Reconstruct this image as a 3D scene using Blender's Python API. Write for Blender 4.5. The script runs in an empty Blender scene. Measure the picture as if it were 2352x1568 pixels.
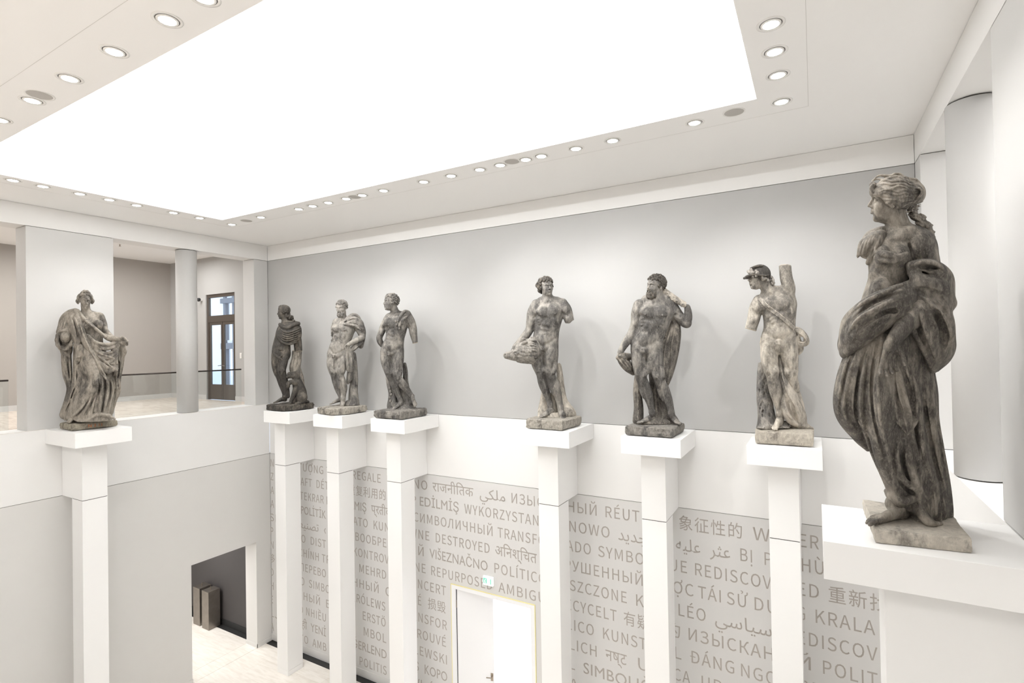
import bpy, math, random
import numpy as np
from mathutils import Matrix, Vector

# ---------------------------------------------------------------- camera, world, exposure
SC = bpy.context.scene
COL = SC.collection
CAM_POS = np.array([14.4484, -10.2750, 8.7407])
CAM_M = np.array([[0.8673883812, 0.4973320898, -0.0172681363],
                  [0.0203472519, -0.0007729517, 0.9997926745],
                  [-0.4972156327, 0.8675599086, 0.0107897906]])      # rows: right, up, forward
FPX = 1212.56
camd = bpy.data.cameras.new('camera')
cam = bpy.data.objects.new('camera', camd)
COL.objects.link(cam)
camd.sensor_fit = 'HORIZONTAL'
camd.sensor_width = 36.0
camd.lens = FPX / 2352 * 36.0
camd.clip_start = 0.05
camd.clip_end = 200
mw = Matrix.Identity(4)
for i in range(3):
    mw[i][0] = CAM_M[0][i]; mw[i][1] = CAM_M[1][i]; mw[i][2] = -CAM_M[2][i]; mw[i][3] = CAM_POS[i]
cam.matrix_world = mw
SC.camera = cam

SC.view_settings.view_transform = 'Standard'
SC.view_settings.look = 'None'
SC.view_settings.gamma = 1.0
SC.view_settings.use_curve_mapping = False
SC.view_settings.exposure = 0.24
SC.cycles.use_denoising = True
SC.cycles.max_bounces = 9
SC.cycles.diffuse_bounces = 7
SC.cycles.sample_clamp_indirect = 6.0

world = bpy.data.worlds.new('daylight')
SC.world = world
world.use_nodes = True
bg = world.node_tree.nodes['Background']
bg.inputs[0].default_value = (0.74, 0.85, 1.0, 1)
bg.inputs[1].default_value = 1.9

# ---------------------------------------------------------------- dimensions (metres, lower floor = 0)
W = 15.86                      # width of the hall along the text wall
ZC, ZB, ZU, ZL = 11.957, 11.499, 7.141, 5.644   # ceiling, band joint, upper joint, lower joint
YD = -9.83                     # opposite gallery edge
HX0, HX1, HY0, HY1 = 1.99, 13.85, -7.21, -2.63  # lit ceiling recess
GAP = 0.010

def area_light(name, loc, size, power, color=(1, 1, 1), rot=(0, 0, 0), size_y=None, spread=180):
    l = bpy.data.lights.new(name, 'AREA')
    l.energy = power; l.color = color; l.size = size
    if size_y: l.shape = 'RECTANGLE'; l.size_y = size_y
    l.spread = math.radians(spread)
    o = bpy.data.objects.new(name, l); COL.objects.link(o)
    o.location = loc; o.rotation_euler = rot
    return o

# cove light: four strips lying on the hidden ledge around the recess, shining up and inward
COVE = 28.5                    # watts per metre
_zs = ZC + 0.42
for nm, loc, ln, rz in (('cove_light_far', ((HX0 + HX1) / 2, HY1 + 0.30, _zs), HX1 - HX0, 0),
                        ('cove_light_near', ((HX0 + HX1) / 2, HY0 - 0.30, _zs), HX1 - HX0, math.pi),
                        ('cove_light_left', (HX0 - 0.30, (HY0 + HY1) / 2, _zs), HY1 - HY0, math.pi / 2),
                        ('cove_light_right', (HX1 + 0.30, (HY0 + HY1) / 2, _zs), HY1 - HY0, -math.pi / 2)):
    o = area_light(nm, loc, ln, COVE * ln, (0.965, 0.985, 1.0), size_y=0.12)
    # -Z of the lamp turned to point up and (after rz) toward the middle of the recess
    o.rotation_euler = (Matrix.Rotation(rz, 4, 'Z') @ Matrix.Rotation(math.radians(180 + 35), 4, 'X')).to_euler()
# gallery rooms, the room behind the door and the opposite gallery have their own ceiling lights
area_light('gallery_light_left', (-3.2, -4.6, 11.85), 1.6, 260, (1, 0.985, 0.965), size_y=8)
area_light('gallery_light_right', (W + 2.2, -4.0, 11.85), 1.6, 190, (1, 0.985, 0.965), size_y=7)
area_light('side_room_light', (6.6, 3.2, 3.9), 4.0, 480, (0.97, 0.98, 1), size_y=4.5)
area_light('passage_light', (-2.4, -2.6, 3.4), 1.2, 150, (1, 0.985, 0.965), size_y=3)
area_light('opposite_gallery_light', (8.0, -12.6, 11.7), 12.0, 420, (1, 0.98, 0.95), size_y=2.2)

# ---------------------------------------------------------------- materials
def mat(name, color, rough=0.6, metal=0.0, bump=0.0, scale=40, vary=0.0, vscale=3.0, emit=None, estr=0, spec=0.5):
    m = bpy.data.materials.new(name); m.use_nodes = True
    nt = m.node_tree; b = nt.nodes['Principled BSDF']
    b.inputs['Base Color'].default_value = (*color, 1)
    b.inputs['Roughness'].default_value = rough
    b.inputs['Metallic'].default_value = metal
    b.inputs['Specular IOR Level'].default_value = spec
    if emit:
        b.inputs['Emission Color'].default_value = (*emit, 1); b.inputs['Emission Strength'].default_value = estr
    if bump or vary:
        tc = nt.nodes.new('ShaderNodeTexCoord')
        if vary:
            n = nt.nodes.new('ShaderNodeTexNoise'); n.inputs['Scale'].default_value = vscale; n.inputs['Detail'].default_value = 6
            nt.links.new(tc.outputs['Object'], n.inputs['Vector'])
            mx = nt.nodes.new('ShaderNodeMix'); mx.data_type = 'RGBA'
            mx.inputs[6].default_value = (*[c * (1 - vary) for c in color], 1)
            mx.inputs[7].default_value = (*[min(1, c * (1 + vary)) for c in color], 1)
            nt.links.new(n.outputs['Fac'], mx.inputs[0]); nt.links.new(mx.outputs[2], b.inputs['Base Color'])
        if bump:
            n2 = nt.nodes.new('ShaderNodeTexNoise'); n2.inputs['Scale'].default_value = scale; n2.inputs['Detail'].default_value = 5
            nt.links.new(tc.outputs['Object'], n2.inputs['Vector'])
            bp = nt.nodes.new('ShaderNodeBump'); bp.inputs['Strength'].default_value = bump; bp.inputs['Distance'].default_value = 0.01
            nt.links.new(n2.outputs['Fac'], bp.inputs['Height']); nt.links.new(bp.outputs['Normal'], b.inputs['Normal'])
    return m

M_WALL = mat('wall_paint', (0.67, 0.66, 0.644), 0.7, bump=0.03, scale=90, vary=0.012)
M_UP = mat('upper_wall_paint', (0.45, 0.446, 0.438), 0.7, bump=0.03, scale=90, vary=0.012)
M_FRIEZE = mat('frieze_paint', (0.80, 0.793, 0.78), 0.7, bump=0.03, scale=90, vary=0.012)
M_PIER = mat('pier_paint', (0.60, 0.594, 0.584), 0.7, bump=0.03, scale=90, vary=0.012)
M_BAND = mat('parapet_paint', (0.81, 0.805, 0.797), 0.6, bump=0.02, scale=90, vary=0.01)
M_TEXTWALL = mat('text_wall_paint', (0.655, 0.648, 0.638), 0.55, bump=0.02, scale=90, vary=0.012)
M_WHITE = mat('pedestal_paint', (0.885, 0.883, 0.878), 0.45)
M_CEIL = mat('ceiling_plaster', (0.90, 0.894, 0.886), 0.85, bump=0.05, scale=160)
M_COVE = mat('recess_plaster', (0.90, 0.90, 0.89), 0.9, bump=0.04, scale=200)
M_GAL = mat('gallery_wall_paint', (0.40, 0.375, 0.348), 0.75, vary=0.012)
M_DARKWALL = mat('charcoal_wall_paint', (0.055, 0.050, 0.050), 0.6, vary=0.04)
M_GAP = mat('shadow_gap', (0.06, 0.055, 0.05), 0.8)
M_BLACK = mat('black_grille', (0.02, 0.02, 0.02), 0.6)
M_BRONZE = mat('bronze_frame', (0.10, 0.082, 0.068), 0.45, metal=0.3)
M_RAIL = mat('dark_handrail', (0.045, 0.035, 0.03), 0.4, metal=0.5)
M_STEEL = mat('burnished_steel', (0.30, 0.27, 0.24), 0.38, metal=0.85, vary=0.25, vscale=5)
M_LETTER = mat('lettering_film', (0.40, 0.366, 0.338), 0.34, metal=0.2)
M_TRIM = mat('lamp_ring_white', (0.86, 0.85, 0.83), 0.4)
M_SPK = mat('speaker_cloth', (0.50, 0.48, 0.455), 0.8, bump=0.3, scale=600)
M_LED = mat('lamp_lens', (1, 1, 1), 0.3, emit=(1, 0.98, 0.95), estr=30)
M_CHROME = mat('brushed_handle', (0.35, 0.30, 0.25), 0.3, metal=1)
M_DOORW = mat('white_door_paint', (0.84, 0.845, 0.86), 0.4)
M_YELLOW = mat('yellow_edge_tape', (0.80, 0.72, 0.35), 0.5)
M_SIDEROOM = mat('side_room_paint', (0.9, 0.9, 0.91), 0.6)
M_SIGN = mat('sign_white', (0.9, 0.95, 0.93), 0.4, emit=(1, 1, 1), estr=0.25)
M_GREEN = mat('sign_green', (0.10, 0.50, 0.36), 0.4, emit=(0.1, 0.6, 0.4), estr=0.35)

def stone_floor(name, c1, c2, grout, tx, ty, ox=0.0, oy=0.0, rough=0.35):
    m = bpy.data.materials.new(name); m.use_nodes = True
    nt = m.node_tree; b = nt.nodes['Principled BSDF']; b.inputs['Roughness'].default_value = rough
    tc = nt.nodes.new('ShaderNodeTexCoord')
    mp = nt.nodes.new('ShaderNodeMapping'); mp.inputs['Scale'].default_value = (1.0, 6.0, 1.0); mp.inputs['Rotation'].default_value = (0, 0, 0.15)
    nt.links.new(tc.outputs['Object'], mp.inputs['Vector'])
    n = nt.nodes.new('ShaderNodeTexNoise'); n.inputs['Scale'].default_value = 2.2; n.inputs['Detail'].default_value = 9; n.inputs['Roughness'].default_value = 0.62
    nt.links.new(mp.outputs['Vector'], n.inputs['Vector'])
    rp = nt.nodes.new('ShaderNodeValToRGB')
    rp.color_ramp.elements[0].position = 0.33; rp.color_ramp.elements[0].color = (*c2, 1)
    rp.color_ramp.elements[1].position = 0.56; rp.color_ramp.elements[1].color = (*c1, 1)
    nt.links.new(n.outputs['Fac'], rp.inputs['Fac'])
    mp2 = nt.nodes.new('ShaderNodeMapping'); mp2.inputs['Location'].default_value = (ox, oy, 0)
    nt.links.new(tc.outputs['Object'], mp2.inputs['Vector'])
    br = nt.nodes.new('ShaderNodeTexBrick'); br.inputs['Scale'].default_value = 1.0
    br.inputs['Mortar Size'].default_value = 0.004; br.inputs['Brick Width'].default_value = tx; br.inputs['Row Height'].default_value = ty
    br.inputs['Color1'].default_value = (1, 1, 1, 1); br.inputs['Color2'].default_value = (0.93, 0.92, 0.91, 1); br.inputs['Mortar'].default_value = (*grout, 1)
    nt.links.new(mp2.outputs['Vector'], br.inputs['Vector'])
    mx = nt.nodes.new('ShaderNodeMix'); mx.data_type = 'RGBA'; mx.blend_type = 'MULTIPLY'; mx.inputs[0].default_value = 1
    nt.links.new(rp.outputs['Color'], mx.inputs[6]); nt.links.new(br.outputs['Color'], mx.inputs[7])
    nt.links.new(mx.outputs[2], b.inputs['Base Color'])
    return m
M_FLOOR = stone_floor('travertine', (0.86, 0.825, 0.775), (0.76, 0.715, 0.655), (0.86, 0.84, 0.81), 1.5, 0.75)
M_UFLOOR = stone_floor('gallery_travertine', (0.80, 0.72, 0.64), (0.58, 0.49, 0.42), (0.8, 0.78, 0.74), 1.8, 0.6)
M_TILE = stone_floor('white_tile', (0.90, 0.90, 0.92), (0.86, 0.86, 0.885), (0.86, 0.86, 0.88), 0.6, 0.6)

def glass_mat(name, tint=(0.96, 0.98, 0.98), refl=0.06):
    m = bpy.data.materials.new(name); m.use_nodes = True
    nt = m.node_tree; nt.nodes.clear()
    out = nt.nodes.new('ShaderNodeOutputMaterial'); t = nt.nodes.new('ShaderNodeBsdfTransparent'); g = nt.nodes.new('ShaderNodeBsdfGlossy')
    t.inputs[0].default_value = (*tint, 1); g.inputs['Roughness'].default_value = 0.02
    lw = nt.nodes.new('ShaderNodeLayerWeight'); lw.inputs['Blend'].default_value = 0.5
    pw = nt.nodes.new('ShaderNodeMath'); pw.operation = 'POWER'; pw.inputs[1].default_value = 4.0
    fr = nt.nodes.new('ShaderNodeMath'); fr.operation = 'MULTIPLY_ADD'; fr.inputs[1].default_value = 0.7; fr.inputs[2].default_value = refl
    nt.links.new(lw.outputs['Facing'], pw.inputs[0]); nt.links.new(pw.outputs[0], fr.inputs[0])
    mx = nt.nodes.new('ShaderNodeMixShader')
    nt.links.new(fr.outputs[0], mx.inputs[0]); nt.links.new(t.outputs[0], mx.inputs[1]); nt.links.new(g.outputs[0], mx.inputs[2])
    nt.links.new(mx.outputs[0], out.inputs[0])
    return m
M_GLASS = glass_mat('railing_glass')

# ---------------------------------------------------------------- mesh helpers
class MB:
    """collects boxes, prisms and tubes, then links them as one mesh object"""
    def __init__(self): self.v = []; self.f = []
    def box(self, x0, x1, y0, y1, z0, z1):
        b = len(self.v)
        self.v += [(x0, y0, z0), (x1, y0, z0), (x1, y1, z0), (x0, y1, z0), (x0, y0, z1), (x1, y0, z1), (x1, y1, z1), (x0, y1, z1)]
        for q in ((0, 3, 2, 1), (4, 5, 6, 7), (0, 1, 5, 4), (1, 2, 6, 5), (2, 3, 7, 6), (3, 0, 4, 7)):
            self.f.append(tuple(b + i for i in q))
        return self
    def cyl(self, c, r, z0, z1, n=32, r1=None):
        b = len(self.v); r1 = r if r1 is None else r1
        for i in range(n):
            a = 2 * math.pi * i / n
            self.v.append((c[0] + r * math.cos(a), c[1] + r * math.sin(a), z0)); self.v.append((c[0] + r1 * math.cos(a), c[1] + r1 * math.sin(a), z1))
        for i in range(n):
            j = (i + 1) % n; self.f.append((b + 2 * i, b + 2 * j, b + 2 * j + 1, b + 2 * i + 1))
        self.f.append(tuple(b + 2 * i for i in reversed(range(n)))); self.f.append(tuple(b + 2 * i + 1 for i in range(n)))
        return self
    def lathe(self, prof, n=40, c=(0, 0, 0)):
        """closed profile of (r, z) turned about z"""
        b = len(self.v); m = len(prof)
        for i in range(n):
            a = 2 * math.pi * i / n
            for r, z in prof: self.v.append((c[0] + r * math.cos(a), c[1] + r * math.sin(a), c[2] + z))
        for i in range(n):
            j = (i + 1) % n
            for k in range(m):
                l = (k + 1) % m
                self.f.append((b + i * m + k, b + j * m + k, b + j * m + l, b + i * m + l))
        return self
    def tube(self, pts, r, n=10):
        b = len(self.v); P = [Vector(p) for p in pts]
        for i, p in enumerate(P):
            t = (P[min(i + 1, len(P) - 1)] - P[max(i - 1, 0)]).normalized()
            a = t.orthogonal().normalized(); c = t.cross(a)
            for k in range(n):
                w = 2 * math.pi * k / n; self.v.append(tuple(p + a * (r * math.cos(w)) + c * (r * math.sin(w))))
        for i in range(len(P) - 1):
            for k in range(n):
                l = (k + 1) % n; self.f.append((b + i * n + k, b + i * n + l, b + (i + 1) * n + l, b + (i + 1) * n + k))
        self.f.append(tuple(b + k for k in reversed(range(n)))); self.f.append(tuple(b + (len(P) - 1) * n + k for k in range(n)))
        return self
    def build(self, name, m, parent=None, bevel=0.0, smooth=False, loc=None):
        me = bpy.data.meshes.new(name); v = self.v
        if loc is not None: v = [(a - loc[0], b - loc[1], c - loc[2]) for a, b, c in v]
        me.from_pydata(v, [], self.f); me.materials.append(m)
        if smooth: me.polygons.foreach_set('use_smooth', [len(p.vertices) == 4 for p in me.polygons])
        o = bpy.data.objects.new(name, me); COL.objects.link(o)
        if parent is not None: o.parent = parent
        elif loc is not None: o.location = loc
        if bevel:
            md = o.modifiers.new('bevel', 'BEVEL'); md.width = bevel; md.segments = 2; md.limit_method = 'ANGLE'
        return o
def box(*a): return MB().box(*a)
def struct(o): o['kind'] = 'structure'; return o
def tag(o, label, cat, group=None):
    o['label'] = label; o['category'] = cat
    if group: o['group'] = group
    return o
def thing(name, label, cat, loc=(0, 0, 0), group=None):
    o = bpy.data.objects.new(name, None); COL.objects.link(o); o.location = loc; o.empty_display_size = 0.2
    return tag(o, label, cat, group)

# ---------------------------------------------------------------- the hall
# back wall (with lettering): dark backing shows only in the joints between the panels
wb = struct(box(-0.02, W + 0.02, 0.030, 0.12, 3.10, ZC).box(-6.7, 6.79, 0.030, 0.12, -.35, 3.10).box(-6.7, -.02, .03, .12, 3.1, ZL).box(9.0, W + 0.02, 0.030, 0.12, 0, 3.10).build('wall_back', M_GAP))
g = GAP / 2
box(g, W - g, 0, 0.03, ZB + g, ZC - g).build('frieze_panel', M_FRIEZE, wb)
box(g, W - g, 0, 0.03, ZU + g, ZB - g).build('upper_panel', M_UP, wb)
box(g, W - g, 0, 0.03, ZL + g, ZU - g).build('parapet_panel', M_BAND, wb)
DX0, DX1, DZ = 6.77, 9.016, 3.085
MB().box(g, W - g, 0, 0.03, DZ, ZL - g).box(g, DX0, 0, 0.03, 0.0, DZ).box(DX1, W - g, 0, 0.03, 0.0, DZ).build('text_panel', M_TEXTWALL, wb)
struct(MB().box(g, DX0, -0.012, 0.0, 0.02, 0.20).box(DX1, W, -0.012, 0.0, 0.02, 0.20).build('baseboard_back', M_TEXTWALL))

# left wall: lower panel with the passage opening, parapet, piers, beam
NX = -0.52
PIERS = ((-0.455, -g), (-5.70, -4.09), (-9.80, -9.35))
m_ = box(NX + 0.02, -0.025, -10.5, -0.01, ZL - 0.02, ZL + 0.02)
for y0, y1 in PIERS: m_.box(-0.51, -0.015, y0 + .015, y1 - .015, ZU - .01, ZU + .02).box(-0.51, -0.02, y0 + .02, y1 - .02, ZB - .02, ZB + .02)
wl = struct(m_.build('wall_left', M_GAP))
MB().box(NX, 0, -0.487, -g, 0, ZL - g).box(NX, 0, -10.5, -2.36, 0, ZL - g).box(NX, 0, -2.36, -0.487, 3.107, ZL - g).build('lower_panel', M_WALL, wl)
box(-0.75, 0, -10.5, -g, ZL + g, ZU - 0.004).build('parapet_panel', M_BAND, wl)
box(-0.56, 0, -10.5, -g, ZB + g, ZC - g).build('beam', M_FRIEZE, wl)
for y0, y1 in PIERS: box(-0.53, 0, y0, y1, ZU + g, ZB - g).build('pier', M_PIER, wl, bevel=0.004)
# right wall, the mirror image
m_ = box(W + .025, W - NX - .02, -10.5, -0.01, ZL - 0.02, ZL + 0.02)
for y0, y1 in PIERS: m_.box(W + 0.015, W + .51, y0 + .015, y1 - .015, ZU - .01, ZU + .02).box(W + 0.02, W + .51, y0 + .02, y1 - .02, ZB - .02, ZB + .02)
wr = struct(m_.build('wall_right', M_GAP))
box(W, W - NX, -10.5, -g, 0, ZL - g).build('lower_panel', M_WALL, wr)
box(W, W + 0.75, -10.5, -g, ZL + g, ZU - 0.004).build('parapet_panel', M_BAND, wr)
box(W, W + 0.56, -10.5, -g, ZB + g, ZC - g).build('beam', M_FRIEZE, wr)
for y0, y1 in PIERS: box(W, W + 0.53, y0, y1, ZU + g, ZB - g).build('pier', M_PIER, wr, bevel=0.004)

# wall below the opposite gallery (behind the camera) and the gallery's own back
wf = struct(box(-0.5, W + 0.5, YD - 0.55, YD - 0.15, 0, ZL - g).build('wall_front', M_WALL))
box(-0.5, W + 0.5, YD - 0.7, YD - 0.15, ZL + g, ZU).build('parapet_panel', M_BAND, wf)
box(-0.5, W + 0.5, -14.2, -14.0, ZU, ZC + 0.1).build('rear_panel', M_WALL, wf)
box(-0.5, W + 0.5, -14.0, YD - 0.7, ZU - 0.25, ZU).build('landing', M_UFLOOR, wf)
box(-0.62, -0.5, -14.0, -10.5, ZU, ZC).box(W + .5, W + .62, -14.0, -10.5, ZU, ZC).build('end_panel', M_WALL, wf)

# floor of the hall with the dark strip along the text wall, side room and passage floors
struct(box(0.0, W, YD - 0.2, -0.21, -0.15, 0).build('floor', M_FLOOR))
struct(MB().box(0.0, DX0, -0.21, 0.0, -0.15, -0.012).box(DX1, W, -0.21, 0, -0.15, -0.012).build('trim_1', M_BLACK))
# passage behind the left wall
fp = struct(box(-6.5, NX - 0.008, -6.0, -0.36, -0.15, 0).box(NX, -0.008, -2.36, -0.487, -0.15, 0).build('floor_passage', M_FLOOR))
MB().box(-7, W + 1, -14.5, .03, -.35, -.16).box(-6.6, NX + .02, -0.05, 0.03, -.16, 3.8).box(NX + .02, -.03, -.15, .03, -.16, ZL - .02).build('floor_bed', M_GAP, fp)
wp = struct(box(-6.5, NX, -0.15, -0.05, 0, 3.7).build('wall_passage', M_DARKWALL))
box(-6.6, -6.5, -6.0, -0.05, 0, 3.7).build('end_panel', M_WALL, wp)
box(-6.5, NX, -6.1, -6.0, 0, 3.7).build('near_panel', M_WALL, wp)
box(-6.6, NX, -6.1, -0.05, 3.7, 3.8).build('ceiling_panel', M_CEIL, wp)
struct(MB().box(-6.5, NX, -0.175, -0.15, 0.0, 0.17).build('baseboard_passage', M_BLACK))
struct(MB().box(-6.5, NX, -0.36, -0.175, -0.1, -0.005).build('trim_2', M_BLACK))
struct(MB().box(NX - 0.012, 0.012, -0.499, -0.487 + .002, 0, 0.115).box(0, 0.012, -0.499, 0, 0, 0.115).box(0, .012, -10, -2.36, 0, .115).box(NX - .012, .012, -2.362, -2.348, 0, .115).build('baseboard_left', M_WALL))

# ceiling with the lit recess
cl = struct(MB().box(-0.6, W + 0.6, HY1, 0.12, ZC, ZC + 0.05).box(-0.6, W + 0.6, -14.2, HY0, ZC, ZC + 0.05)
            .box(-0.6, HX0, HY0, HY1, ZC, ZC + 0.05).box(HX1, W + 0.6, HY0, HY1, ZC, ZC + 0.05).build('ceiling', M_CEIL))
LIP = 0.30
MB().box(HX0 - .04, HX1 + .04, HY1, HY1 + 0.04, ZC + .05, ZC + LIP).box(HX0 - .04, HX1 + .04, HY0 - 0.04, HY0, ZC + .05, ZC + LIP)\
    .box(HX0 - .04, HX0, HY0, HY1, ZC + .05, ZC + LIP).box(HX1, HX1 + .04, HY0, HY1, ZC + .05, ZC + LIP).build('recess_lip', M_COVE, cl)
E_ = 0.62; ZR = ZC + 1.05
MB().box(HX0 - E_, HX1 + E_, HY0 - E_, HY1 + E_, ZR, ZR + .05)\
    .box(HX0 - E_, HX1 + E_, HY1 + E_ - .04, HY1 + E_, ZC + .05, ZR).box(HX0 - E_, HX1 + E_, HY0 - E_, HY0 - E_ + .04, ZC + .05, ZR)\
    .box(HX0 - E_, HX0 - E_ + .04, HY0 - E_, HY1 + E_, ZC + .05, ZR).box(HX1 + E_ - .04, HX1 + E_, HY0 - E_, HY1 + E_, ZC + .05, ZR).build('recess_ceiling', M_COVE, cl)
# fine joint around the lamp border of the ceiling
JX0, JX1, JY0, JY1 = 1.43, 14.44, -7.85, -2.02
struct(MB().box(JX0, JX1, JY1 - .003, JY1 + .003, ZC - .0015, ZC).box(JX0, JX1, JY0 - .003, JY0 + .003, ZC - .0015, ZC)
       .box(JX0 - .003, JX0 + .003, JY0, JY1, ZC - .0015, ZC).box(JX1 - .003, JX1 + .003, JY0, JY1, ZC - .0015, ZC).build('trim_3', M_WALL))

# galleries left and right
GXB = -5.75; GZ = 11.97
gf = struct(box(GXB, -0.75, -11.5, 0.18, ZU - 0.3, ZU).box(-0.75, -0.0, -11.5, 0.0, ZU - 0.004, ZU).build('floor_gallery_left', M_UFLOOR))
box(-0.62, 0.0, -10.4, -g, ZU, ZU + 0.004).build('edge_strip', M_BAND, gf)
gw = struct(box(GXB - 0.1, GXB, -11.5, 0.3, ZU, GZ + .05).build('wall_gallery_left', M_GAL))
GDX0, GDX1, GDZ = -3.55, -1.93, 10.70
MB().box(GXB, GDX0, 0.16, 0.30, ZU, GZ).box(GDX1, -0.0, 0.16, 0.30, ZU, GZ).box(GDX0, GDX1, 0.16, 0.30, GDZ, GZ).build('end_panel', M_UP, gw)
box(GXB, -0.0, -11.6, -11.5, ZU, GZ).build('near_panel', M_GAL, gw)
struct(box(GXB - .1, -0.56, -11.6, 0.3, GZ, GZ + .08).build('ceiling_gallery_left', M_CEIL))
struct(MB().box(GXB, GXB + .015, -11.5, 0.16, ZU, ZU + .16).box(GXB, GDX0, .145, .16, ZU, ZU + .16).box(GDX1, -.53, .145, .16, ZU, ZU + .16).build('baseboard_gallery_left', M_PIER))
gfr = struct(box(W + 0.751, W + 5.7, -11.5, 0.16, ZU - 0.3, ZU - .004).build('floor_gallery_right', M_BAND))
gwr = struct(box(W + 5.6, W + 5.7, -11.5, 0.3, ZU, GZ).build('wall_gallery_right', M_PIER))
box(W + 0.0, W + 5.6, 0.16, 0.30, ZU, GZ).build('end_panel', M_UP, gwr)
box(W + 0.0, W + 5.6, -11.6, -11.5, ZU, GZ).build('near_panel', M_UP, gwr)
struct(box(W + 0.56, W + 5.7, -11.6, 0.3, GZ, GZ + .08).build('ceiling_gallery_right', M_CEIL))

def column(x, y, label):
    t = thing('round_column', label, 'column', (x, y, ZU), 'round columns in the gallery openings')
    MB().cyl((0, 0), 0.25, 0.012, ZB - ZU - 0.014, 64).build('shaft', M_PIER, t, smooth=True)
    MB().cyl((0, 0), 0.235, 0.001, ZB - ZU - 0.001, 48).build('shadow_joint', M_GAP, t, smooth=True)
column(-0.235, -2.28, 'round pale column in the left gallery opening beside the glass door')
column(W + 0.235, -2.28, 'large round column at the right edge behind the draped statue')

# glass railings of the left gallery
def railing(y0, y1, label):
    t = thing('glass_railing', label, 'railing', (-0.66, (y0 + y1) / 2, ZU + .004), 'glass railings of the left gallery')
    h = (y1 - y0) / 2
    box(-0.008, 0.008, -h, h, 0.0, 1.05).build('glass_pane', M_GLASS, t)
    MB().tube([(0, -h - 0.02, 1.065), (0, h, 1.065)], 0.021, 12).build('handrail', M_RAIL, t, smooth=True)
railing(-4.00, -0.47, 'glass balustrade with dark handrail beside the round left column')
railing(-9.3, -5.80, 'glass balustrade with dark handrail at the far left edge')
# ---------------------------------------------------------------- glass door at the end of the left gallery
d2 = struct(MB().box(GDX0, GDX0 + .09, .20, .28, ZU, GDZ).box(GDX1 - .09, GDX1, .20, .28, ZU, GDZ).box(GDX0 + .09, GDX1 - .09, .20, .28, GDZ - .11, GDZ)
            .box(GDX0 + .09, GDX1 - .09, .20, .28, 9.76, 9.98).build('door_2', M_BRONZE))
GM = (GDX0 + GDX1) / 2 + 0.04
for a, b in ((GDX0 + .09, GM - .012), (GM + .012, GDX1 - .09)):
    lf = MB().box(a, a + .08, .215, .265, ZU + .01, 9.76).box(b - .08, b, .215, .265, ZU + .01, 9.76).box(a + .08, b - .08, .215, .265, 9.66, 9.76).box(a + .08, b - .08, .212, .268, ZU + .01, 7.66).build('door_leaf', M_BRONZE, d2)
    box(a + .08, b - .08, .235, .245, 7.66, 9.66).build('glass_pane', M_GLASS, lf)
    hx = b - .04 if a < GM - .3 and b < GM else a + .04
    MB().tube([(hx, .215, 8.30), (hx, .15, 8.30), (hx + (-.12 if hx < GM else .12), .15, 8.29)], .012, 8).build('door_handle', M_CHROME, lf)
box(GDX0 + .09, GDX1 - .09, .235, .245, 9.98, GDZ - .11).build('transom_pane', M_GLASS, d2)
# courtyard seen through it
M_FAC = mat('courtyard_plaster', (0.86, 0.88, 0.92), 0.8, vary=0.05)
M_FAC2 = mat('courtyard_stone', (0.44, 0.45, 0.50), 0.85, vary=0.25, vscale=8)
M_WINF = mat('courtyard_window_frame', (0.16, 0.17, 0.20), 0.5)
M_PAVE = mat('courtyard_paving', (0.72, 0.78, 0.86), 0.5, vary=0.1, vscale=4)
b_ = thing('facade', 'pale courtyard facade with tall window seen through the glass door', 'building', (-12.5, 6, 7.0))
MB().box(-4.5, 0.55, 0, 0.3, -6, 8).box(0.55, 2.2, 0, .3, 4.35, 8).box(0.55, 2.2, 0, .3, 1.9, 2.35).box(2.2, 8, 0, .3, -6, 8).build('wall', M_FAC, b_)
w_ = MB().box(.55, .75, -.08, .1, -4, 5.3).box(2.0, 2.2, -.08, .1, -4, 5.3).box(1.3, 1.45, -.08, .1, -4, 5.3).box(.4, 2.4, -.15, .1, 4.25, 4.5).box(.4, 2.4, -.15, .1, 1.9, 2.2).build('window_surround', M_WINF, b_)
m_ = MB()
random.seed(4)
for k in range(26):
    z = -1.0 + k * 0.26; x = 2.75 + random.uniform(-.06, .06)
    m_.box(x, x + random.uniform(.5, .8), -0.25 - random.uniform(0, .12), 0.02, z, z + .22)
m_.build('rusticated_stonework', M_FAC2, b_)
struct(box(-22, 3, 0.32, 12, 6.9, 7.05).build('floor_courtyard', M_PAVE))

t = thing('security_camera', 'small dark dome camera at the top left corner of the glass door', 'camera', (-3.80, .10, 10.55))
MB().box(-.05, .05, 0, .06, -.04, .04).build('bracket', M_TRIM, t)
MB().lathe([(0.001, -.07), (.05, -.05), (.065, 0), (.05, .05), (.001, .06)], 20, (0.02, -.05, 0)).build('dome', M_BLACK, t, smooth=True)
t = thing('light_switch', 'tiny white switch plate on the pale wall right of the glass door', 'switch', (-1.62, .16, 8.62))
box(-.05, .05, -.012, 0, -.09, .09).build('plate', M_TRIM, t, bevel=.004)
box(-.03, .03, -.018, -.012, -.05, .05).build('rocker', M_TRIM, t)
for y, l in ((-3.32, 'dark ceiling vent slot nearest the left pier'), (-2.74, 'dark ceiling vent slot nearer the round left column')):
    t = thing('ceiling_vent', l, 'vent', (-5.2, y, GZ), 'vent slots in the left gallery ceiling')
    MB().box(-.28, .28, -.24, .24, -.012, -.002).build('slot', M_BLACK, t)
    fr = MB().box(-.29, .29, -.25, -.235, -.016, 0).box(-.29, .29, .235, .25, -.016, 0).box(-.29, -.275, -.25, .25, -.016, 0).box(.275, .29, -.25, .25, -.016, 0)
    for k in range(3): fr.box(-.27, .27, -.14 + k * .13, -.125 + k * .13, -.015, -.008)
    fr.build('frame', M_BRONZE, t)
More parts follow.
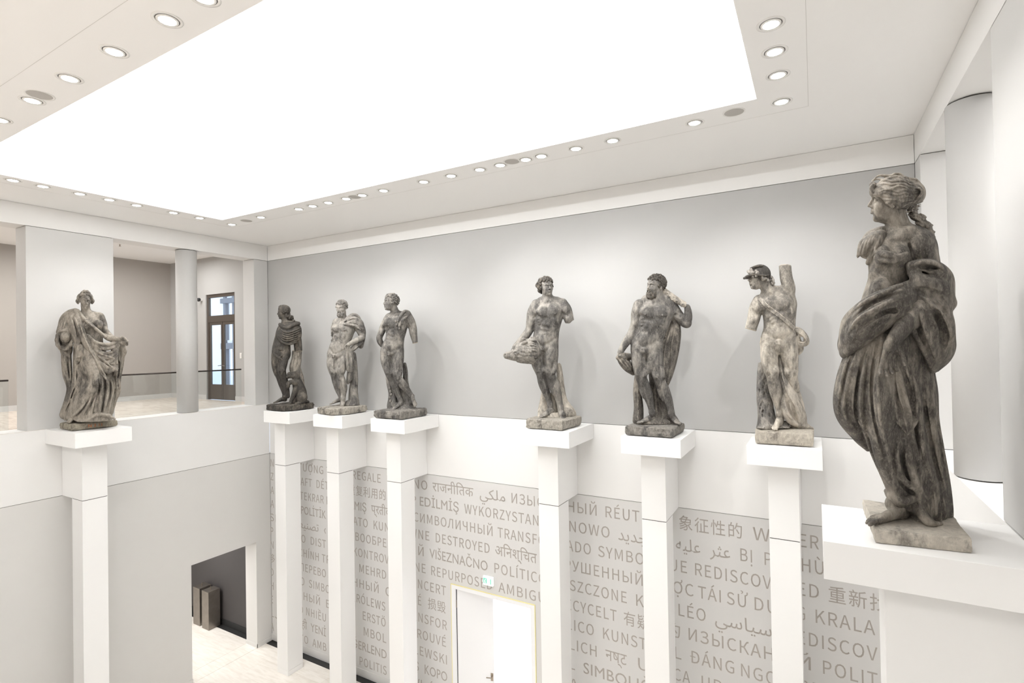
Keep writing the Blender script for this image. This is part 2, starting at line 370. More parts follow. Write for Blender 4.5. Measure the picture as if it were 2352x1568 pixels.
t = thing('sprinkler_head', 'small sprinkler on the left gallery ceiling between vents and column', 'sprinkler', (-3.2, -2.55, GZ))
MB().lathe([(0.001, 0), (.05, 0), (.05, -.01), (.001, -.012)], 16).build('rosette', M_TRIM, t)
MB().lathe([(0.001, -.01), (.014, -.01), (.012, -.06), (.03, -.065), (.03, -.07), (.001, -.07)], 12).build('nozzle', M_CHROME, t)

# ---------------------------------------------------------------- door in the text wall and the side room
d1 = struct(MB().box(DX0, DX0 + .12, -.012, .14, 0, DZ).box(DX1 - .10, DX1, -.012, .14, 0, DZ).box(DX0 + .12, DX1 - .10, -.012, .14, DZ - .09, DZ).build('door_1', M_DOORW))
MB().box(DX0 - .016, DX0, -.014, .0, 0, DZ + .016).box(DX1, DX1 + .016, -.014, 0, 0, DZ + .016).box(DX0, DX1, -.014, 0, DZ, DZ + .016).build('edge_tape', M_YELLOW, d1)
LA = math.radians(12)
lf = box(0, 0.92, -.03, .03, .01, DZ - .10).build('door_leaf', M_DOORW, d1)
lf.location = (DX0 + .135, 0.05, 0); lf.rotation_euler = (0, 0, LA)
MB().tube([(.86, -.03, 1.06), (.86, -.09, 1.06), (.74, -.09, 1.05)], .012, 8).build('door_handle', M_CHROME, lf)
MB().box(.83, .89, -.036, -.03, .96, 1.14).build('handle_plate', M_CHROME, lf)
MB().cyl((-.012, -.03), .012, 2.55, 2.72, 12).build('hinge', M_CHROME, lf)
MB().cyl((-.012, -.03), .012, .45, .62, 12).build('hinge', M_CHROME, lf)
MB().box(.92, 1.35, -.01, .05, DZ - .16, DZ - .10).build('door_closer', M_DOORW, lf)
box(DX0 + .12, DX0 + .133, .02, .10, 0, DZ - .09).build('rebate', M_BLACK, d1)
sw = struct(MB().box(1.0, 1.1, .12, 7, 0, 4.2).box(12.0, 12.1, .12, 7, 0, 4.2).box(1.0, 12.1, 7, 7.1, 0, 4.2).build('wall_sideroom', M_SIDEROOM))
MB().box(1.0, DX0, .12, .16, 0, 4.2).box(DX1, 12.1, .12, .16, 0, 4.2).box(DX0, DX1, .12, .16, DZ, 4.2).build('front_panel', M_SIDEROOM, sw)
box(1.0, 12.1, .03, 7.1, 4.2, 4.3).build('ceiling_panel', M_SIDEROOM, sw)
struct(box(1.0, 12.1, 0.0, 7.1, -.15, -.001).build('floor_sideroom', M_TILE))
t = thing('exit_sign', 'small white emergency exit sign with green pictogram above the open door', 'sign', (7.84, 0, 3.39))
box(-.135, .135, -.055, -.001, -.10, .10).build('housing', M_SIGN, t, bevel=.006)
box(-.115, -.03, -.058, -.0551, -.055, .06).build('green_panel', M_GREEN, t)
box(.07, .09, -.058, -.0551, -.055, .06).build('green_stripe', M_GREEN, t)
MB().box(-.09, -.06, -.0605, -.058, -.02, .02).box(-.075, -.05, -.0605, -.058, .025, .045).box(-.095, -.08, -.0605, -.058, -.05, -.02).box(-.065, -.05, -.0605, -.058, -.05, -.02).build('running_figure', M_SIGN, t)

# ---------------------------------------------------------------- steel plinths in the passage
for x, y, l in ((-2.25, -.62, 'dark burnished steel plinth in the passage, nearer of the two'), (-2.77, -.60, 'dark burnished steel plinth in the passage, half hidden behind its twin')):
    t = thing('steel_plinth', l, 'plinth', (x, y, 0), 'steel plinths in the passage')
    box(-.36, 0, 0, .38, 0.004, 1.19).build('body', M_STEEL, t, bevel=.006)
    MB().cyl((-.18, .19), .02, 1.19, 1.20, 16).cyl((-.18, .19), .008, 1.2, 1.29, 10).build('top_pin', M_CHROME, t)
# ---------------------------------------------------------------- white pedestals that carry the statues
def pedestal(label, wall, c, w=1.03, d=1.24, px=None, pw=.43, bd=.96):
    """wall 'B': block against the back wall centred on x=c; 'A'/'C': against the left/right wall centred on y=c"""
    px = c - .09 if px is None else px
    def bx(u0, u1, v0, v1, z0, z1):      # u along the wall, v out from it
        if wall == 'B': return (u0, u1, -v1, -v0, z0, z1)
        if wall == 'A': return (v0, v1, u0, u1, z0, z1)
        return (W - v1, W - v0, u0, u1, z0, z1)
    loc = {'B': (px, -bd + .24, 0), 'A': (bd - .24, px, 0), 'C': (W - bd + .24, px, 0)}[wall]
    t = thing('statue_pedestal', label, 'pedestal', loc, 'white statue pedestals')
    def part(name, m, *bs, bevel=.003):
        mb = MB()
        for b in bs: mb.box(*bx(*b))
        mb.v = [(a - loc[0], b - loc[1], cc - loc[2]) for a, b, cc in mb.v]
        return mb.build(name, m, t, bevel=bevel)
    part('plinth_block', M_WHITE, (c - w / 2, c + w / 2, .004, d, ZU - .305, ZU))
    part('bracket', M_WHITE, (px - pw / 2, px + pw / 2, .004, bd, ZL + .006, ZU - .306))
    part('joint', M_GAP, (px - pw / 2 + .006, px + pw / 2 - .006, bd - .46, bd - .006, ZL - .006, ZL + .006), bevel=0)
    part('post', M_WHITE, (px - pw / 2, px + pw / 2, bd - .48, bd, .135, ZL - .006))
    part('foot', M_WHITE, (px - pw / 2, px + pw / 2, bd - .48, bd, .002, .131))
    return t
pedestal('white pedestal on the left wall under the veiled woman statue', 'A', -4.885, d=1.42, px=-4.88, pw=.46)
pedestal('white pedestal nearest the left corner, under the cloaked youth with dog', 'B', 2.03, w=1.06, px=1.78)
pedestal('white pedestal under the bearded statue with hand on hip, second from the left corner', 'B', 3.98, px=3.83)
pedestal('white pedestal under the one-armed statue with crossed legs, third from the left corner', 'B', 5.95, px=5.87)
pedestal('white pedestal under the statue holding a boar head, right of the door', 'B', 9.94, px=9.87)
pedestal('white pedestal under the bearded statue with a club on its shoulder', 'B', 11.96, px=11.93)
pedestal('white pedestal under the armless helmeted statue', 'B', 14.0, px=13.977)
pedestal('large white pedestal at the lower right under the big draped statue', 'C', -4.79, w=1.11, d=1.385, px=-4.79, pw=.46)

# ---------------------------------------------------------------- downlights and speakers in the ceiling border
lamps_made = []
def downlight(x, y, target, label, power):
    t = thing('recessed_downlight', label, 'ceiling light', (x, y, ZC), 'recessed downlights around the ceiling recess')
    MB().lathe([(.105, 0), (.135, 0), (.135, -.004), (.105, -.004)], 40).build('ring', M_TRIM, t, smooth=True)
    MB().lathe([(.098, .0), (.1045, .0), (.1045, -.003), (.098, -.003)], 40).build('shadow_ring', M_GAP, t, smooth=True)
    gm = MB().lathe([(.074, -.004), (.097, -.001), (.097, -.009), (.076, -.012)], 40).build('gimbal', M_TRIM, t, smooth=True)
    ln = MB().lathe([(.001, -.004), (.074, -.004), (.074, -.010), (.001, -.013)], 40).build('lens', M_LED, t, smooth=True)
    if target is None: return          # kept dim: only the glow of the lens
    d = (Vector(target) - Vector((x, y, ZC))).normalized()
    l = bpy.data.lights.new('downlight_beam', 'SPOT'); l.energy = power; l.spot_size = math.radians(104); l.spot_blend = 1.0
    l.shadow_soft_size = 0.022; l.color = (1.0, 0.992, 0.98)
    o = bpy.data.objects.new('downlight_beam', l); COL.objects.link(o)
    o.location = Vector((x, y, ZC - .03)); o.rotation_euler = d.to_track_quat('-Z', 'Y').to_euler()
S_POS = {1: (.6, -4.88), 2: (1.98, -.75), 3: (3.98, -.75), 4: (5.95, -.75), 5: (9.94, -.75), 6: (11.96, -.75), 7: (14.0, -.75), 8: (15.15, -4.75)}
def tgt(k, z=7.6): return (*S_POS[k], z) if isinstance(k, int) and k else (k or None)
ORD = ['first', 'second', 'third', 'fourth', 'fifth', 'sixth', 'seventh', 'eighth', 'ninth', 'tenth', 'eleventh', 'twelfth', 'thirteenth', 'fourteenth', 'fifteenth', 'sixteenth', 'seventeenth', 'eighteenth']
PW = 165
left_row = [(-2.25, 2), (-3.05, 0), (-3.645, 1), (-4.40, 1), (-4.91, 0), (-5.42, 0), (-6.0, 0), (-6.435, 0)]
for i, (y, k) in enumerate(left_row):
    downlight(1.77, y, tgt(k), f'{ORD[i]} round downlight of the left border counted from the far left ceiling corner', PW * .5)
back_row = [(3.01, 3), (4.37, 4), (4.83, 0), (5.33, 4), (5.88, 0), (6.35, 0), (6.94, 0), (7.98, 5), (8.63, 5), (9.27, 0), (9.70, 6), (10.21, 0), (10.51, 6), (11.14, 0), (11.76, 0), (13.0, 7)]
for i, (x, k) in enumerate(back_row):
    downlight(x, -2.30, tgt(k), f'{ORD[i]} round downlight over the text wall counted from the far left ceiling corner', PW)
for i, (y, k) in enumerate([(-2.37, 7), (-3.18, 0), (-3.77, 8), (-4.35, 8), (-5.4, 0), (-6.0, 8)]):
    if i < 4: l = f'{ORD[i]} round downlight of the right border counted from the far right ceiling corner'
    else: l = 'round downlight of the right border above the top edge of the view'
    downlight(14.13, y, tgt(k), l, PW * (.6 if k == 8 else 1))
for i, (x, k) in enumerate([(4.89, 0), (5.95, (5, -4, 0)), (6.99, 0), (8.05, (9, -4, 0)), (9.09, 0), (9.71, 0)]):
    downlight(x, -7.51, tgt(k), f'{ORD[i]} round downlight in the upper left border counted from the left picture edge', PW * 2)
for x, y, l in ((6.20, -7.52, 'round grey ceiling speaker beside a downlight in the upper left border'), (2.40, -2.27, 'round ceiling speaker nearest the far left ceiling corner'),
                (6.12, -2.29, 'round ceiling speaker above the third back wall statue'), (9.96, -2.34, 'round ceiling speaker above the boar head statue'),
                (13.54, -2.36, 'round ceiling speaker nearest the far right ceiling corner')):
    t = thing('ceiling_speaker', l, 'speaker', (x, y, ZC), 'round ceiling speakers')
    MB().lathe([(.128, 0), (.15, 0), (.15, -.003), (.128, -.003)], 40).build('rim', M_TRIM, t, smooth=True)
    MB().lathe([(.001, -.0005), (.128, -.0005), (.128, -.002), (.001, -.002)], 40).build('grille', M_SPK, t)

# ---------------------------------------------------------------- lettering on the back wall
def ray_y0(px, py):
    d = CAM_M.T @ np.array([(px - 1176) / FPX, -(py - 784) / FPX, 1.0])
    return CAM_POS + d * (-CAM_POS[1] / d[1])
CAP = 0.222; ROW0, PITCH = 5.362, 0.4135
def bay(rows, ylocal):
    """rows: row number, left px, right px (or None), text"""
    for r, xl, xr, s in rows:
        z = ROW0 - PITCH * r
        # pixel row of this z at this x, by two fixed-point steps
        X0 = X1 = 0
        py = ylocal
        for _ in range(4):
            p = ray_y0(xl, py); py += (p[2] - z) * 95
        X0 = p[0]
        if xr:
            py = ylocal
            for _ in range(4):
                p = ray_y0(xr, py); py += (p[2] - z) * 95
            X1 = p[0]
        letter_row(s, X0, X1 if xr else None, z)
LATIN_OK = set('ABCDEFGHIJKLMNOPQRSTUVWXYZÉÁÍÓÀ ') | set(chr(c) for c in range(0x410, 0x450)) | set(chr(c) for c in range(0x4e00, 0xa000)) | set('ƯƠỢỬÙĐỤỊÊỀÖ')
LFONT = None
try:                                   # humanist sans that ships with Blender; its default font if that is missing
    import os
    _f = os.path.join(bpy.utils.system_resource('DATAFILES'), 'fonts', 'Noto Sans CJK Regular.woff2')
    if os.path.exists(_f): LFONT = bpy.data.fonts.load(_f)
except Exception:
    LFONT = None
pending = []
def text_curve(s):
    cu = bpy.data.curves.new('lettering', 'FONT'); cu.body = s; cu.resolution_u = 3; cu.size = 1; cu.space_character = 1.05
    f = LFONT is not None and all(c in LATIN_OK for c in s)
    if f: cu.font = LFONT
    o = bpy.data.objects.new('lettering_source', cu); COL.objects.link(o)
    return o, f
def letter_row(s, x0, x1, z): pending.append((*text_curve(s), x0, x1, z))
def flush_letters():
    caps = [text_curve('H')[0]]
    cb = text_curve('\u0130H')[0]; caps.append(cb)      # first in the humanist font, second in the default font
    cb.data.body = 'H'
    dg = bpy.context.evaluated_depsgraph_get(); dg.update()
    def mesh_of(o): return bpy.data.meshes.new_from_object(o.evaluated_get(dg))
    def arr(me):
        co = np.empty(len(me.vertices) * 3, np.float32); me.vertices.foreach_get('co', co); return co.reshape(-1, 3)
    hc = [float(np.ptp(arr(mesh_of(o))[:, 1])) for o in caps]
    res = []
    for o, f, x0, x1, z in pending:
        me = mesh_of(o)
        if len(me.vertices): res.append((me, f, x0, x1, z))
    for o in caps + [p[0] for p in pending]:
        cu = o.data; bpy.data.objects.remove(o); bpy.data.curves.remove(cu)
    for me, f, x0, x1, z in res:
        co = arr(me); k = CAP / hc[0 if f else 1]
        w0, w1 = co[:, 0].min(), co[:, 0].max()
        sx = 0.86 * k if x1 is None else (x1 - x0) / (w1 - w0)
        out = np.stack([x0 + (co[:, 0] - w0) * sx, np.full(len(co), -0.0025), z - CAP / 2 + co[:, 1] * k], 1).astype(np.float32)
        me.vertices.foreach_set('co', out.ravel()); me.materials.clear(); me.materials.append(M_LETTER); me.update(); me.name = 'lettering'
        lo = bpy.data.objects.new('lettering', me); COL.objects.link(lo); lo.parent = wb
        md = lo.modifiers.new('film', 'SOLIDIFY'); md.thickness = 0.002
K = 2.673
def c1(v): return 380 + v / K
def c2(v): return 1200 + v / K
for i, s in enumerate(['N', 'Z', 'A', 'A', 'SI', 'P', 'N', '多', 'D', 'H', 'E', 'LJ', 'A']):
    xl = {4: 642, 11: 648}.get(i, 646); xr = {4: 680, 11: 690, 7: 672}.get(i, 670)
    bay([(i, c1(xl), c1(xr) if i in (4, 7, 11) else None, s)], 1063 + 31.7 * i)
bay([(0, c1(815), c1(1012), 'TƯỢNG T'), (1, c1(830), c1(1000), 'AFT  DÉT'), (2, c1(827), c1(1010), 'TEKRAR K'), (3, c1(833), c1(985), 'POLİTİK'),
     (4, c1(800), c1(985), 'ﻪﻌﻴﻨﺼﺗ  \u2039'[::1]), (5, c1(805), c1(985), 'NO  DIST'), (6, c1(820), c1(1010), 'CHÍNH TR'), (7, c1(830), c1(985), 'ПЕРЕВО'),
     (8, c1(830), c1(1008), 'O  SIMBO'), (9, c1(815), c1(1010), 'ННЫЙ  Б'), (10, c1(822), c1(985), 'Ó NHIỀU'), (11, c1(815), c1(985), 'तही  YENİ'), (12, c1(826), c1(988), 'TO  AMB')], 1200)
bay([(0, c1(1148), c1(1385), 'REGALE  U'), (1, c1(1125), c1(1352), '重复利用的'), (2, c1(1140), c1(1390), 'LMIŞ  प्रतीक'), (3, c1(1125), c1(1372), 'VATO  KUN'), (4, c1(1130), c1(1356), 'ОВООБРЕ'),
     (5, c1(1155), c1(1372), 'KONTROV'), (6, c1(1130), c1(1355), 'Й  MEHRD'), (7, c1(1120), c1(1385), 'ЕННЫЙ  О'), (8, c1(1145), c1(1350), 'KRÓLEWS'), (9, c1(1212), c1(1352), 'ERSTÖ'),
     (10, c1(1218), c1(1355), 'MBOL'), (11, c1(1150), c1(1358), 'ĞERLEND'), (12, c1(1140), c1(1358), 'S  POLITIS')], 1250)
bay([(0, c1(1525), c1(1608), 'NO'), (0, c1(1640), c1(1890), 'राजनीितक'), (0, c1(1930), c1(2085), 'ﻲﻜﻠﻣ'), (0, c1(2125), c1(2320), 'ИЗЫС'),
     (1, c1(1500), c1(1800), 'IP EDİLMİŞ'), (1, c1(1835), c1(2290), 'WYKORZYSTAN'), (2, c1(1525), c1(2008), 'СИМВОЛИЧНЫЙ'), (2, c1(2040), c1(2330), 'TRANSFO'),
     (3, c1(1500), c1(1620), 'WNE'), (3, c1(1660), c1(1990), 'DESTROYED'), (3, c1(2025), c1(2280), 'अिनश्िचत'), (4, c1(1495), c1(1585), 'ЫЙ'), (4, c1(1622), c1(1978), 'VIŠEZNAČNO'), (4, c1(2020), c1(2335), 'POLÍTICO'),
     (5, c1(1532), c1(1597), 'NE'), (5, c1(1632), c1(2005), 'REPURPOSED'), (5, c1(2045), c1(2330), 'AMBIGU'), (6, c1(1532), c1(1722), 'INCERT'), (7, c1(1515), c1(1570), 'GÉ'), (7, c1(1612), c1(1720), '损毁'),
     (8, c1(1515), c1(1728), 'ANSFOR'), (9, c1(1510), c1(1722), 'TROUVÉ'), (10, c1(1530), c1(1728), 'LEWSKI'), (11, c1(1530), c1(1730), 'Ş  KOPO'), (12, c1(1530), c1(1730), 'VI  ÁNG')], 1300)
bay([(0, c2(278), c2(455), 'НЫЙ'), (0, c2(510), c2(742), 'RÉUTI'), (1, c2(288), c2(535), 'NOWO'), (1, c2(588), c2(760), 'ﺪﻳﺪﺟ'), (2, c2(270), c2(420), 'ADO'), (2, c2(465), c2(745), 'SYMBO'),
     (3, c2(262), c2(738), 'РУШЕННЫЙ'), (4, c2(250), c2(640), 'ESZCZONE'), (4, c2(698), c2(745), 'K'), (5, c2(270), c2(578), 'ECYCELT'), (5, c2(622), c2(780), '有疑'), (6, c2(275), c2(438), 'LICO'), (6, c2(495), c2(760), 'KUNST'),
     (7, c2(290), c2(455), 'LICH'), (7, c2(510), c2(640), 'नष्ट'), (7, c2(710), c2(770), 'U'), (8, c2(285), c2(322), 'L'), (8, c2(375), c2(790), 'SIMBOLIČ'), (9, c2(285), c2(345), 'A')], 1330)
bay([(0, c2(962), c2(1348), '象征性的'), (0, c2(1415), c2(1520), 'W'), (1, c2(942), c2(1275), 'ﻪﻴﻠﻋ  ﺮﺜﻋ'), (1, c2(1338), c2(1530), 'BỊ  P'), (2, c2(905), c2(1010), 'UE'), (2, c2(1060), c2(1530), 'REDISCOV'),
     (3, c2(925), c2(1050), 'ỢC'), (3, c2(1078), c2(1218), 'TÁI'), (3, c2(1255), c2(1385), 'SỬ'), (3, c2(1425), c2(1560), 'DỤ'), (4, c2(958), c2(1125), 'LÉO'), (4, c2(1182), c2(1530), 'ﻲﺳﺎﻴﺳ'),
     (5, c2(880), c2(968), '的'), (5, c2(1020), c2(1540), 'ИЗЫСКАН'), (6, c2(935), c2(975), 'L'), (6, c2(1030), c2(1300), 'ĐÁNG'), (6, c2(1342), c2(1560), 'NGO'), (7, c2(930), c2(1030), 'CA'), (7, c2(1100), c2(1225), 'UR')], 1380)
bay([(0, c2(1700), c2(1820), 'ER'), (1, c2(1715), c2(1850), 'HÙ'), (2, c2(1690), c2(1820), 'ED'), (2, c2(1880), c2(2250), '重新找'), (3, c2(1690), c2(1735), 'G'), (3, c2(1800), c2(2165), 'KRALA'), (4, c2(1690), c2(2180), 'EDISCOV'),
     (5, c2(1690), c2(1770), 'Й'), (5, c2(1845), c2(2180), 'POLIT'), (6, c2(1710), c2(2150), 'DESTRUI')], 1450)
flush_letters()
# ---------------------------------------------------------------- sculpting: signed-distance modelling, meshed with surface nets
f32 = np.float32
RELIEF = 2.0
def rotm(ax=0, ay=0, az=0):
    ax, ay, az = (math.radians(v) for v in (ax, ay, az))
    cx, sx, cy, sy, cz, sz = math.cos(ax), math.sin(ax), math.cos(ay), math.sin(ay), math.cos(az), math.sin(az)
    Rx = np.array([[1, 0, 0], [0, cx, -sx], [0, sx, cx]]); Ry = np.array([[cy, 0, sy], [0, 1, 0], [-sy, 0, cy]]); Rz = np.array([[cz, -sz, 0], [sz, cz, 0], [0, 0, 1]])
    return Rz @ Ry @ Rx
def spline(pts, n=6):
    P = np.array(pts, float)
    if len(P) < 3: return P
    Q = np.vstack([2 * P[0] - P[1], P, 2 * P[-1] - P[-2]]); out = []
    for i in range(1, len(Q) - 2):
        p0, p1, p2, p3 = Q[i - 1], Q[i], Q[i + 1], Q[i + 2]
        for t in np.linspace(0, 1, n, endpoint=False):
            out.append(.5 * ((2 * p1) + (-p0 + p2) * t + (2 * p0 - 5 * p1 + 4 * p2 - p3) * t * t + (-p0 + 3 * p1 - 3 * p2 + p3) * t ** 3))
    out.append(P[-1]); Q = np.array(out)
    if Q.shape[1] == 4: Q[:, 3] = np.maximum(Q[:, 3], .2)
    return Q

class Clay:
    """x to the right, y down, z toward the viewer; all lengths in sketch units"""
    def __init__(s, x0, x1, y0, y1, z0, z1, h):
        s.h = h; s.o = np.array([x0, y0, z0], float)
        s.n = [int((b - a) / h) + 2 for a, b in ((x0, x1), (y0, y1), (z0, z1))]
        s.F = np.full(s.n, 60.0, f32); s.cuts = []
        s.ax = [(s.o[i] + h * np.arange(s.n[i])).astype(f32) for i in range(3)]
    def _sl(s, lo, hi):
        a = [max(0, int(math.floor((lo[i] - s.o[i]) / s.h))) for i in range(3)]; b = [min(s.n[i], int(math.ceil((hi[i] - s.o[i]) / s.h)) + 1) for i in range(3)]
        if any(b[i] <= a[i] for i in range(3)): return None
        return tuple(slice(a[i], b[i]) for i in range(3))
    def _g(s, sl): return s.ax[0][sl[0]][:, None, None], s.ax[1][sl[1]][None, :, None], s.ax[2][sl[2]][None, None, :]
    def _mix(s, sl, d, k, sub):
        F = s.F[sl]; k = max(k, 1e-3)
        if sub:
            h = np.clip(.5 - .5 * (F + d) / k, 0, 1); s.F[sl] = F + (-d - F) * h + k * h * (1 - h)
        else:
            h = np.clip(.5 + .5 * (F - d) / k, 0, 1); s.F[sl] = F + (d - F) * h - k * h * (1 - h)
    def tube(s, pts, k=6, sub=False, n=14, fz=1.0, smooth=True):
        """chain of (x, y, z, r); fz > 1 makes it deeper than wide"""
        P = spline(pts, n) if smooth and len(pts) > 2 else np.array(pts, float)
        r = P[:, 3]; pad = k * 1.2 + 2 * s.h
        m = r.max() * np.array([1, 1, fz]) + pad
        sl = s._sl((P[:, :3] - m).min(0), (P[:, :3] + m).max(0))
        if sl is None: return s
        D = np.full([q.stop - q.start for q in sl], 60.0, f32)
        for a, b in zip(P[:-1], P[1:]):
            mm = max(a[3], b[3]) * np.array([1, 1, fz]) + pad
            ss = s._sl(np.minimum(a[:3], b[:3]) - mm, np.maximum(a[:3], b[:3]) + mm)
            if ss is None: continue
            X, Y, Z = s._g(ss); v = b[:3] - a[:3]; w = np.array([1, 1, 1 / fz]); vv = v * w; L = float(vv @ vv) + 1e-9
            px, py, pz = X - f32(a[0]), Y - f32(a[1]), (Z - f32(a[2])) * f32(1 / fz)
            t = np.clip((px * f32(vv[0]) + py * f32(vv[1]) + pz * f32(vv[2])) * f32(1 / L), 0, 1)
            d = np.sqrt((px - t * f32(vv[0])) ** 2 + (py - t * f32(vv[1])) ** 2 + (pz - t * f32(vv[2])) ** 2) - (f32(a[3]) + t * f32(b[3] - a[3]))
            loc = tuple(slice(ss[i].start - sl[i].start, ss[i].stop - sl[i].start) for i in range(3))
            D[loc] = np.minimum(D[loc], d)
        s._mix(sl, D, k, sub); return s
    def ell(s, c, r, rot=None, k=6, sub=False):
        c = np.array(c, float); r = np.array([r] * 3 if np.isscalar(r) else r, float); R = np.eye(3) if rot is None else (rot if isinstance(rot, np.ndarray) else rotm(*rot))
        e = np.sqrt(((R * r[None, :]) ** 2).sum(1)) + k * 1.2 + 2 * s.h
        sl = s._sl(c - e, c + e)
        if sl is None: return s
        X, Y, Z = s._g(sl); x, y, z = X - f32(c[0]), Y - f32(c[1]), Z - f32(c[2])
        k0 = 0; k1 = 0
        for i in range(3):
            q = (x * f32(R[0, i]) + y * f32(R[1, i]) + z * f32(R[2, i])); k0 = k0 + (q * f32(1 / r[i])) ** 2; k1 = k1 + (q * f32(1 / r[i] ** 2)) ** 2
        k0 = np.sqrt(k0); d = k0 * (k0 - 1) / np.sqrt(k1 + 1e-12)
        s._mix(sl, np.where(k0 < .05, f32(-min(r)), d).astype(f32), k, sub); return s
    def cut(s, c, r, rot=None, k=2):
        """clean break: the stone is pale where it was cut"""
        s.cuts.append((np.array(c, float), np.array(r, float), np.eye(3) if rot is None else rotm(*rot))); return s.ell(c, r, rot, k, True)
    def loft(s, secs, k=8, pleat=(), sub=False, shell=None, pad=0):
        """stack of ellipses (y, cx, rx, cz, rz); pleat = (count, depth, phase, twist per unit y, y from, y to)"""
        Q = np.array(secs, float); y = Q[:, 0]; lo, hi = y.min(), y.max()
        amp = sum(abs(p[1]) for p in pleat) + k * 1.2 + 2 * s.h
        sl = s._sl((min(Q[:, 1] - Q[:, 2]) - amp, lo - amp, min(Q[:, 3] - Q[:, 4]) - amp), (max(Q[:, 1] + Q[:, 2]) + amp, hi + amp, max(Q[:, 3] + Q[:, 4]) + amp))
        if sl is None: return s
        ys = s.ax[1][sl[1]]; yc = np.clip(ys, lo, hi)
        S = spline(Q, 12); o = np.argsort(S[:, 0]); ip = [np.interp(yc, S[o, 0], S[o, j]).astype(f32)[None, :, None] for j in range(1, 5)]
        X, Y, Z = s._g(sl); x, z = X - ip[0], Z - ip[2]
        rx, rz = ip[1], ip[3]
        if pleat:
            th = np.arctan2(z / rz, x / rx); m = 0
            for p in pleat:
                fade = np.clip((ys - p[4]) / max(1, (p[5] - p[4])), 0, 1)[None, :, None] if len(p) > 4 else 1
                wv = np.sin(p[0] * th + p[2] + p[3] * (Y - f32(lo))); m = m + f32(p[1]) * fade * (1 - 2 * np.abs(wv) ** 0.8) * .6
            rx = rx + m; rz = rz + m
        k0 = np.sqrt((x / rx) ** 2 + (z / rz) ** 2); k1 = np.sqrt((x / rx ** 2) ** 2 + (z / rz ** 2) ** 2) + 1e-6
        d = k0 * (k0 - 1) / k1
        over = np.maximum(np.maximum(f32(lo) - Y, Y - f32(hi)), 0); d = np.where(over > 0, np.sqrt(np.maximum(d, 0) ** 2 + over ** 2), d).astype(f32)
        d = np.maximum(d, -40)
        if shell: d = np.abs(d + shell / 2) - shell / 2
        s._mix(sl, d, k, sub); return s
    def front(s, x, y, default=0.0):
        i = int(round((x - s.o[0]) / s.h)); j = int(round((y - s.o[1]) / s.h))
        if not (0 <= i < s.n[0] and 0 <= j < s.n[1]): return default
        c = s.F[i, j]; q = np.nonzero(c < 0)[0]
        if len(q) == 0: return default
        m = q[-1]
        return s.o[2] + s.h * (m + (c[m] / (c[m] - c[m + 1]) if m + 1 < len(c) else 0))
    def bump(s, x, y, rx, ry, h, ang=0, k=5, rz=None, base=None):
        h = h * RELIEF; z = s.front(x, y) if base is None else base; rz = max(min(rx, ry), h) if rz is None else rz
        return s.ell((x, y, z + h - rz), (rx, ry, rz), (0, 0, ang), k)
    def dent(s, x, y, rx, ry, h, ang=0, k=4):
        h = h * RELIEF; z = s.front(x, y); rz = max(min(rx, ry), h); return s.ell((x, y, z - h + rz), (rx, ry, rz), (0, 0, ang), k, True)
    def ridge(s, pts, r, h=None, k=4, n=10, taper=True, base=None):
        """raised fold following the present front surface"""
        P = spline([(p[0], p[1], 0) for p in pts], n); h = (r * .6 if h is None else h) * RELIEF ** .5
        zs = np.array([s.front(p[0], p[1], np.nan) for p in P])
        if np.all(np.isnan(zs)): return s
        ok = ~np.isnan(zs); zs = np.interp(np.arange(len(zs)), np.nonzero(ok)[0], zs[ok])
        if len(zs) > 4: zs = np.convolve(np.pad(zs, 2, 'edge'), np.ones(5) / 5, 'valid')
        f = s._fade(len(P), taper); rr = r * (.4 + .6 * f)
        return s.tube([(p[0], p[1], z + (h + .15 * r) * g_ - .15 * r - q, q) for p, z, q, g_ in zip(P, zs, rr, f)], k, smooth=False)
    def groove(s, pts, r, depth=None, k=3, n=10, taper=True):
        P = spline([(p[0], p[1], 0) for p in pts], n); depth = (r * .7 if depth is None else depth) * 1.25
        zs = np.array([s.front(p[0], p[1], np.nan) for p in P])
        if np.all(np.isnan(zs)): return s
        ok = ~np.isnan(zs); zs = np.interp(np.arange(len(zs)), np.nonzero(ok)[0], zs[ok])
        if len(zs) > 4: zs = np.convolve(np.pad(zs, 2, 'edge'), np.ones(5) / 5, 'valid')
        f = s._fade(len(P), taper); rr = r * (.4 + .6 * f)
        return s.tube([(p[0], p[1], z - depth * g_ + q, q) for p, z, q, g_ in zip(P, zs, rr, f)], k, True, smooth=False)
    @staticmethod
    def _fade(n, taper):
        if not taper: return np.ones(n)
        t = np.linspace(0, 1, n); f = np.clip(np.minimum(t, 1 - t) * 3.2, 0, 1); return f * f * (3 - 2 * f)
    def cut_below(s, y0, slope=0.0, k=6):
        s._mix((slice(None),) * 3, (f32(y0) + f32(slope) * s.ax[2][None, None, :] - s.ax[1][None, :, None] + 0 * s.ax[0][:, None, None]).astype(f32), k, True); return s
    def mesh(s):
        F = s.F; h = s.h
        for a in range(3):       # one light smoothing pass, as a sculptor's rasp
            m = [slice(1, -1) if q == a else slice(None) for q in range(3)]; lo = [slice(0, -2) if q == a else slice(None) for q in range(3)]; hi = [slice(2, None) if q == a else slice(None) for q in range(3)]
            G = F.copy(); G[tuple(m)] = .5 * F[tuple(m)] + .25 * (F[tuple(lo)] + F[tuple(hi)]); F = G
        for a in range(3):
            i0 = [slice(None)] * 3; i0[a] = 0; F[tuple(i0)] = 60; i0[a] = -1; F[tuple(i0)] = 60
        neg = F < 0; cnt = np.zeros([q - 1 for q in F.shape], np.uint8)
        for dx in (0, 1):
            for dy in (0, 1):
                for dz in (0, 1): cnt += neg[dx:dx + cnt.shape[0], dy:dy + cnt.shape[1], dz:dz + cnt.shape[2]]
